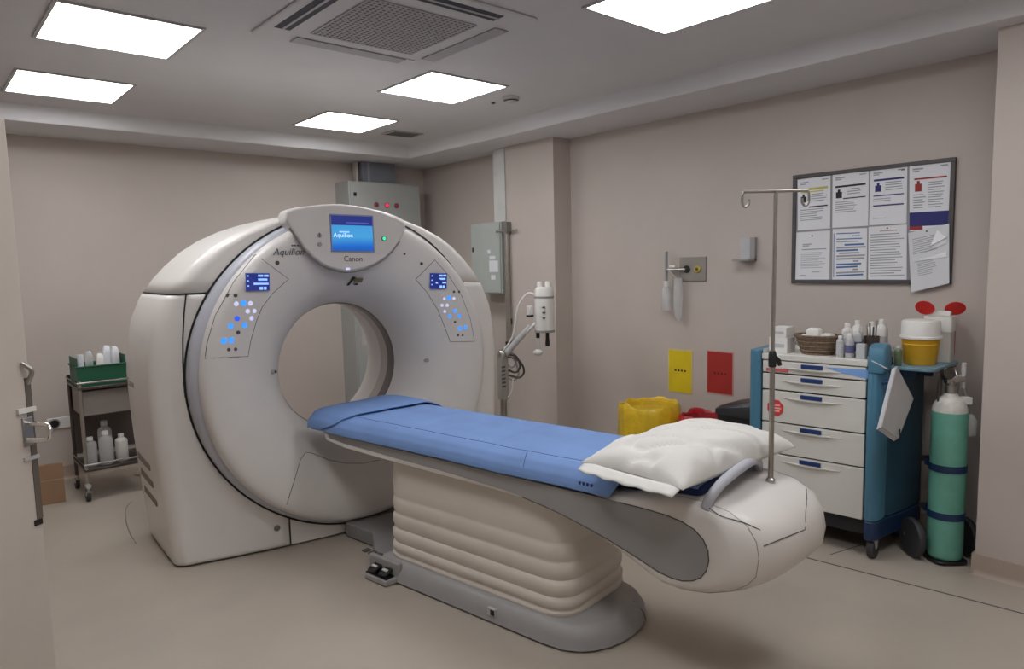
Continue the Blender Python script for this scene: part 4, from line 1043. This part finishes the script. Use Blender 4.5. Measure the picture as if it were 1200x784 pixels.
# worktop with a low rim
B().box((-.014,-.002,.990),(.47,FW+.002,1.022)).obj('worktop', M_CARTF, ct, bevel=.004)
rm = B()
for a, b in (((.455,0),(.47,FW)),((.0,FW-.012),(.455,FW)),): rm.box((a[0],a[1],1.0225),(b[0],b[1],1.045))
rm.obj('worktop_rim', mat('rim_grey',(190,190,190),.5), ct)
# moulded blue side panels
far = [(-.018,FW+.004),(-.030,FW+.020),(-.028,FW+.050),(-.010,FW+.068),(.20,FW+.075),(.47,FW+.06),(.47,FW+.004)]
B().prism(far, .13, 1.04).obj('side_panel', M_TEAL, ct, bevel=.006)
near = [(-.018,-.004),(-.030,-.020),(-.026,-.045),(-.004,-.064),(.06,-.074),(.095,-.074),(.095,-.004)]
B().prism(near, .205, .965).obj('side_panel', M_TEAL, ct, bevel=.008)
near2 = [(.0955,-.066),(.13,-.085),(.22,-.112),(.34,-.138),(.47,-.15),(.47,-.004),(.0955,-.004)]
B().prism(near2, .205, .955).obj('side_panel_shaded', mat('cart_blue_shaded',(40,74,92),.5,var=.04), ct, bevel=.006)  # rear of the same blue side, its shade put into a darker teal
nb_ = near[:5]+[(.13,-.087),(.22,-.114),(.34,-.140),(.47,-.152),(.47,-.004)]
B().prism([(x,y-.002 if y < -.01 else y) for x,y in nb_], .105, .204).obj('side_skirt', M_TEALD, ct, bevel=.008)
B().prism([(x,y+.002 if y > FW+.01 else y) for x,y in far], .09, .129).obj('side_skirt', M_TEALD, ct, bevel=.006)
# corner push handle
B().loft([[(x,y,z) for x,y in rrect(-.03+dx,-.085+dy,.10,-.004,.016,4)] for z,dx,dy in ((.966,.0,.008),(1.0,0,.0),(1.05,.0,.0),(1.085,.016,.004),(1.10,.05,.012))]).obj('corner_bumper', M_TEAL, ct, smooth=40)
B().tube(smooth_path([(.0,-.068,.915),(.0,-.10,.925),(.05,-.125,.925),(.11,-.115,.92),(.13,-.09,.915)],5), .010, 10).obj('push_handle', M_HANDLE, ct, smooth=50)
# base plate and casters
B().box((.03,-.02,.115),(.45,FW+.02,.20)).obj('base_frame', mat('cart_base_dark',(34,34,38),.6), ct)
for x, y in ((.04,-.035),(.43,-.05),(.04,FW+.01),(.43,FW+.01)):
    cs = B().loft([[(x-.045,y-.018,.128),(x+.045,y-.018,.128),(x+.045,y+.018,.128),(x-.045,y+.018,.128)],[(x-.040,y-.016,.108),(x+.040,y-.016,.108),(x+.040,y+.016,.108),(x-.040,y+.016,.108)],[(x-.012,y-.02,.05),(x+.012,y-.02,.05),(x+.012,y+.02,.05),(x-.012,y+.02,.05)]]).obj('caster_fork', M_LGREY, ct, bevel=.003)
    B().cyl((x,y-.016,.056),(x,y+.016,.056),.055,n=24).obj('wheel', M_RUBBER, cs, smooth=40)
# stickers on the drawer fronts
P = con(908.5,478,0,-.014)
oc = [(P.y+.047*math.cos(PI/8+PI/4*i), P.z+.047*math.sin(PI/8+PI/4*i)) for i in range(8)]
st_ = B().prism(oc, -.0142, -.0125, 'x').obj('stop_sticker', mat('sticker_red',(206,58,60),.5), ct)
for dz, w_ in ((.016,.026),(.0,.032),(-.016,.024)): B().box((-.0150,P.y-w_,P.z+dz-.0045),(-.0143,P.y+w_,P.z+dz+.0045)).obj('sticker_line', mat('sticker_pale',(232,180,176),.6), st_)
a, b = con(898,431.5,0,-.014), con(924,436.5,0,-.014)
B().box((-.0142,min(a.y,b.y),min(a.z,b.z)),(-.0125,max(a.y,b.y),max(a.z,b.z)+.004)).obj('red_label', mat('label_red',(196,96,96),.6), ct)
q = [con(*p,0,-.014) for p in ((967,430.5),(1018,433.5),(1018,444),(985,437))]
B().loft([[Vector((-.0142,p.y,p.z)) for p in q],[Vector((-.0125,p.y,p.z)) for p in q]]).obj('blue_label', mat('label_blue',(122,164,222),.6), ct)
# side tray carrying the sharps bins
TZ = .985
trx0, trx1 = .125, .535
trp = [(trx0,-.235),(trx0+.03,-.265),(trx1-.05,-.30),(trx1,-.28),(trx1,-.10),(trx0+.1,-.06),(trx0,-.06)]
B().prism(trp, TZ-.020, TZ-.002).obj('side_tray', mat('tray_blue',(116,150,166),.45), ct, bevel=.004)
B().box((trx0+.05,-.17,TZ-.06),(trx0+.08,-.10,TZ-.021)).obj('tray_bracket', M_TEALD, ct)
B().box((.40,-.20,TZ-.08),(.43,-.152,TZ-.021)).obj('tray_bracket', M_TEALD, ct)

# papers hanging on the cart side
P = [con(*p,1,-.165) for p in ((1046,432),(1066,470),(1048,517),(1028,503))]
c = sum(P, Vector())/4
pp = thing('paper_bundle', 'bundle of white papers hanging crooked on the side of the cart', 'papers', tuple(cw_(*c)), CROT)
for k in range(4):
    off = Vector((.003*k, -.005*k, .004*k)); L = [p-c+off for p in P]
    B().loft([L, [p+Vector((0,.002,0)) for p in L]]).obj('sheet', M_PAPER if k < 3 else M_LGREY, pp)
qk = P[2]-c
B().box((qk.x+.0,-.022,qk.z+.03),(qk.x+.012,-.018,qk.z+.06)).obj('black_mark', M_BLACK, pp)
B().tube([P[0]-c+Vector((0,.02,-.004)), P[0]-c+Vector((0,.09,.03))], .003, 6).obj('string', M_LGREY, pp)

# things on the worktop
WT = 1.0222
def onwt(px, py): p = con(px, py, 2, WT); return p
def put(o, x, y, z=WT, rz=0.0): o.location = cw_(x,y,z); o.rotation_euler = (0,0,CROT+rz); return o
for k, (y0_, w_, h_, lb) in enumerate(((.470,.10,.085,'lower white glove box at the far end of the cart worktop'),(.468,.085,.055,'upper white glove box, on top of the other at the cart\'s far end'))):
    t = thing('glove_box', lb, 'box', (0,0,0)); put(t, .10, y0_, WT+(0 if k == 0 else .0855))
    B().box((-.06,-w_/2,0),(.06,w_/2,h_)).obj('carton', M_WHITEP, t, bevel=.002)
    B().box((-.0612,-w_*.35,h_*.35),(-.06,w_*.35,h_*.6)).obj('print', M_LGREY, t)
bk = thing('wicker_basket', 'brown wicker basket on the cart worktop filled with white packs', 'basket', (0,0,0)); put(bk, .12, .285)
wb = B(); loops = []
for k in range(25):
    z = .006+.094*k/24; r = (.082+.034*(k/24)**.8)
    loops.append([((r+.0028*math.sin(j*PI+k*PI*.5)*(1 if k % 2 else -1)*.8)*math.cos(2*PI*j/48)*.85, (r+.0028*math.sin(k*PI/1.5))*math.sin(2*PI*j/48)*1.0, z) for j in range(48)])
wb.loft(loops, cap=False); wb.lathe([(.0,.006),(.082*.86,.006)], n=48, cap=False)
wo = wb.obj('weave', M_WICK, bk, smooth=25)
B().lathe([(.080,0),(.082,.006),(.07,.010)], n=32).obj('base', M_WICK, bk, smooth=40)
for k in range(4):
    z = .02+k*.024; r = .0835+.034*((z-.006)/.094)**.8
    B().tube([(r*.855*math.cos(a), r*1.005*math.sin(a), z) for a in [2*PI*i/40 for i in range(40)]], .0035, 6, closed=True).obj('strand', M_WICK, bk, smooth=60)
B().tube([(.1165*.85*math.cos(a), .1175*math.sin(a), .100) for a in [2*PI*i/40 for i in range(40)]], .006, 8, closed=True).obj('rim', M_WICK, bk, smooth=60)
for (x, y, z, sx_, sy_, sz_, lb) in ((.0,.02,.070,.05,.035,.075,'white gauze pack sticking up highest out of the wicker basket'),(.01,-.045,.068,.045,.03,.05,'white pack in the wicker basket, right of the tall one'),(-.01,.062,.066,.04,.022,.045,'white pack in the wicker basket, left of the tall one')):
    o = B().loft([[(u_*k_,v_*k_,z_) for u_,v_ in rrect(-sx_/1.4,-sy_,sx_/1.4,sy_,.008,3)] for z_,k_ in ((0,.9),(.01,1),(sz_*.85,1),(sz_,.75))]).obj('gauze_pack', mat('gauze',(224,222,216),.8), smooth=50)
    put(o, .12+x, .285+y, WT+z-.008, .3*y*10); tag(o, lb, 'pack', 'packs in the wicker basket')
def wbottle(name, x, y, r, h_, body, capm, label, neck=.45):
    t = bottle(name, (0,0,0), r, h_, body, capm, label, 'bottle', 'bottles on the cart worktop', neck); put(t, x, y); return t
M_BOTTLE = mat('bottle_frost',(206,206,208),.3,trans=.3); M_LABELP = mat('bottle_label_purple',(92,92,132),.6)
bl = [(.05,.150,.019,.110,M_BOTTLE,'frosted bottle next to the wicker basket at the worktop front edge'),(.115,.135,.023,.145,M_BOTTLE,'taller frosted bottle just behind the one by the basket'),
      (.05,.103,.021,.125,M_BOTTLE,'frosted bottle with purple band in the middle of the front row'),(.115,.085,.022,.150,M_BOTTLE,'frosted bottle behind the purple-banded one'),
      (.19,.16,.026,.165,M_WHITEP,'white bottle behind the right rim of the wicker basket'),(.19,.105,.025,.160,M_WHITEP,'white bottle in the third row of the bottle cluster'),
      (.26,.13,.026,.175,M_WHITEP,'white bottle closest to the wall in the bottle cluster'),(.28,.065,.024,.170,M_WHITEP,'white bottle by the wall, between cluster and spray bottle'),
      (.26,.012,.024,.185,M_WHITEP,'tall white spray bottle behind the steel cup'),(.35,.03,.026,.17,M_BOTTLE,'frosted bottle at the wall end of the worktop near the tray')]
for x, y, r, h_, bm, lb in bl:
    t = wbottle('bottle', x, y, r, h_, bm, M_WHITEP, lb)
    B().lathe([(r+.0006,h_*.2),(r+.0008,h_*.22),(r+.0008,h_*.5),(r+.0006,h_*.52)], n=20, cap=False).obj('label_band', M_LABELP if 'purple' in lb or 'front one' in lb else M_LGREY, t, smooth=40)
cu = thing('steel_cup', 'dark steel cup holding instruments at the cart\'s front corner', 'cup', (0,0,0)); put(cu, .165, .032)
B().lathe([(.030,0),(.034,.004),(.038,.10),(.040,.104),(.036,.102),(.031,.008)], n=24).obj('cup', mat('cup_steel',(120,108,100),.3,metal=.6), cu, smooth=50)
for k in range(4):
    a = k*1.5; B().tube([(.012*math.cos(a),.012*math.sin(a),.02),(.026*math.cos(a),.026*math.sin(a),.15+.012*k)], .004, 6).obj('instrument', M_STEEL if k % 2 else M_DSTEEL, cu, smooth=50)
o = B().loft([[(x,y,z) for x,y in rrect(-.02,-.022,.02,.022,.006,3)] for z in (0,.075)]).obj('small_carton', M_LGREY, bevel=.002); put(o, .045, .045); tag(o, 'small grey carton at the near front corner of the cart worktop', 'carton')
o = B().loft([[(x*k,y*k,z) for x,y in rrect(-.014,-.014,.014,.014,.01,3)] for z,k in ((0,1),(.05,1),(.06,.6),(.09,.4))]).obj('dispenser', mat('pink_plastic',(216,132,140),.5), smooth=50); put(o, .30, .06); tag(o, 'little pink dispenser near the corner bumper of the cart', 'dispenser')

# sharps bins on the side tray
pb = Vector((.285, -.165, 0))
sbn = thing('sharps_bin', 'round yellow sharps bin with tall white lid on the cart side tray', 'sharps bin', tuple(cw_(pb.x, pb.y, TZ-.001)), CROT)
B().lathe([(.070,0),(.074,.004),(.086,.128),(.088,.13)], n=36).obj('tub', M_YELBIN, sbn, smooth=40)
B().lathe([(.0835,.098),(.0855,.100),(.0862,.104),(.084,.106)], n=36, cap=False).obj('tub_ridge', M_YELBIN, sbn, smooth=40)
B().lathe([(.094,.131),(.097,.134),(.097,.142),(.090,.146),(.088,.215),(.085,.222),(.070,.226)], n=36).obj('lid', M_WHITEP, sbn, smooth=40)
p2 = con(1105, 416, 2, TZ)
rb = thing('sharps_bin', 'white and red sharps container with open red flap lids', 'sharps bin', tuple(cw_(.455, -.215, TZ-.001)), CROT)
B().loft([[(x,y,z) for x,y in rrect(-.055,-.060,.055,.060,.012,3)] for z in (0,.155)]).obj('body', mat('bin_pale',(206,204,198),.35), rb, smooth=40)
B().loft([[(x,y,z) for x,y in rrect(.0555,-.058,.080,.058,.010,3)] for z in (.03,.150)]).obj('red_back', M_REDP, rb, smooth=40)
B().loft([[(x,y,z) for x,y in rrect(-.060,-.064,.064,.064,.012,3)] for z in (.156,.165,.225,.235)]).obj('collar', M_WHITEP, rb, smooth=40)
for dy, dx, r in ((.070,-.02,.044),(-.075,.01,.042)):
    B().lathe([(r*.2,.004),(r*.95,.003),(r,0),(r*.95,-.003)], (0,0,0), 'x', 24).obj('flap_lid', M_REDP, rb, smooth=40)
    f_ = rb.children[-1]
for f_, (dx, dy, dz) in zip([c_ for c_ in rb.children if c_.name.startswith('flap_lid')], ((-.03,.066,.278),(.02,-.062,.274))):
    f_.location = (dx, dy, dz); f_.rotation_euler = (0, -.35, -.25 if dy > 0 else .35); f_.scale = (1, 1.15, .9)
B().box((-.018,-.05,.2355),(.010,.05,.262)).obj('lid_bridge', M_WHITEP, rb, bevel=.004)
B().lathe([(.022,.2355),(.024,.25),(.018,.256)], (.03,-.02,0), n=16).obj('red_stopper', M_REDP, rb, smooth=40)
t = bottle('bottle', tuple(cw_(trx0+.035, -.095, TZ-.001)), .018,.10, mat('green_bottle',(96,112,84),.4), M_LGREY, 'small green bottle on the side tray left of the yellow bin')

# ------------------------------------------------------------------ oxygen cylinder and its trolley
OC = on(1108.5, 655, 2, 0); OC = Vector((3.865, 1.135, 0))
oz = .022
ot = thing('cylinder_trolley', 'dark steel cylinder trolley with two straps behind the green cylinder', 'cylinder trolley', (OC.x, OC.y, 0), math.radians(48))
B().prism(rrect(-.083,-.083,.10,.083,.04),.008,.020).obj('base_plate', M_BLACK, ot, bevel=.003)
for y in (-.095,-.025):
    B().tube(smooth_path([(.105,y,.02),(.105,y,.45),(.105,y,.86),(.115,y,.93),(.15,y,.965)],5), .009, 10).obj('upright', M_STEEL, ot, smooth=50)
B().cyl((.15,-.105,.965),(.15,-.015,.965),.010,n=10).obj('handle', M_STEEL, ot, smooth=40)
for z in (.25,.50): B().box((.094,-.075,z-.012),(.112,.075,z+.012)).obj('cross_bar', M_DSTEEL, ot)
for y in (-.135,.135):
    B().lathe([(.03,-.014),(.095,-.016),(.10,-.008),(.10,.008),(.095,.016),(.03,.014)], (.05,y,.1005), 'y', 28).obj('wheel', M_RUBBER, ot, smooth=40)
B().cyl((.098,-.15,.1005),(.098,.15,.1005),.010,n=10).obj('axle', M_STEEL, ot, smooth=40)
for z in (.485,.245):
    pts = [(.083*math.cos(a), .083*math.sin(a), z) for a in [2*PI*i/40 for i in range(40)]]
    b = B(); b.lathe([(.0812,-.018),(.0832,-.018),(.0832,.018),(.0812,.018)], (0,0,z), n=40, cap=False)
    b.obj('strap', M_TEALD, ot, smooth=40)
    B().box((.075,-.06,z-.016),(.10,.06,z+.016)).obj('strap_mount', M_TEALD, ot)
oc_ = thing('oxygen_cylinder', 'tall pale green gas cylinder strapped upright by the right wall pier', 'gas cylinder', (OC.x, OC.y, .0205))
B().lathe([(.070,0),(.077,.006),(.080,.02),(.080,.735),(.079,.745)], n=36).obj('body', M_O2, oc_, smooth=40)
B().lathe([(.079,.745),(.076,.765),(.066,.790),(.048,.812),(.034,.822),(.030,.835)], n=36).obj('shoulder', mat('cylinder_white',(206,202,196),.5,var=.15,vscale=30), oc_, smooth=50)
B().lathe([(.024,.83),(.024,.87),(.018,.875),(.018,.90)], n=16).obj('valve', M_STEEL, oc_, smooth=40)
R35 = Matrix.Rotation(math.radians(-41), 4, 'Z')
def rv(x, y, z): v_ = R35 @ Vector((x,y,z)); return tuple(v_)
B().cyl(rv(-.03,0,.90),rv(.06,0,.905),.018,n=14).obj('regulator', M_CHROME, oc_, smooth=40)
B().cyl(rv(-.03,0,.925),rv(-.03,-.03,.935),.026,n=18).obj('gauge', M_DSTEEL, oc_, smooth=40)
B().cyl(rv(.0,0,.90),rv(.0,0,.955),.012,n=12).obj('hand_wheel', M_DSTEEL, oc_, smooth=40)
B().cyl(rv(.06,0,.86),rv(.06,0,.985),.011,n=12).obj('flow_tube', M_CLEAR, oc_, smooth=40)
B().box((-.030,-.02,-.018),(.022,.02,.018), Matrix.Translation(rv(.062,-.02,.80)) @ R35).obj('white_tag', M_WHITEP, oc_, bevel=.003)
B().lathe([(.020,.62),(.026,.625),(.028,.70),(.016,.72),(.008,.73)], rv(.098,-.012,0), n=18).obj('humidifier_cup', M_CLEAR, oc_, smooth=50)
B().cyl(rv(.098,-.012,.73),rv(.06,0,.865),.006,n=8).obj('humidifier_link', M_STEEL, oc_, smooth=40)
gl = B().tube(smooth_path([rv(-.04,0,.75),rv(-.062,0,.80),rv(-.058,0,.90),rv(-.03,0,.955),rv(.02,0,.97)],5), .005, 8).obj('guard_loop', M_DSTEEL, oc_, smooth=60)
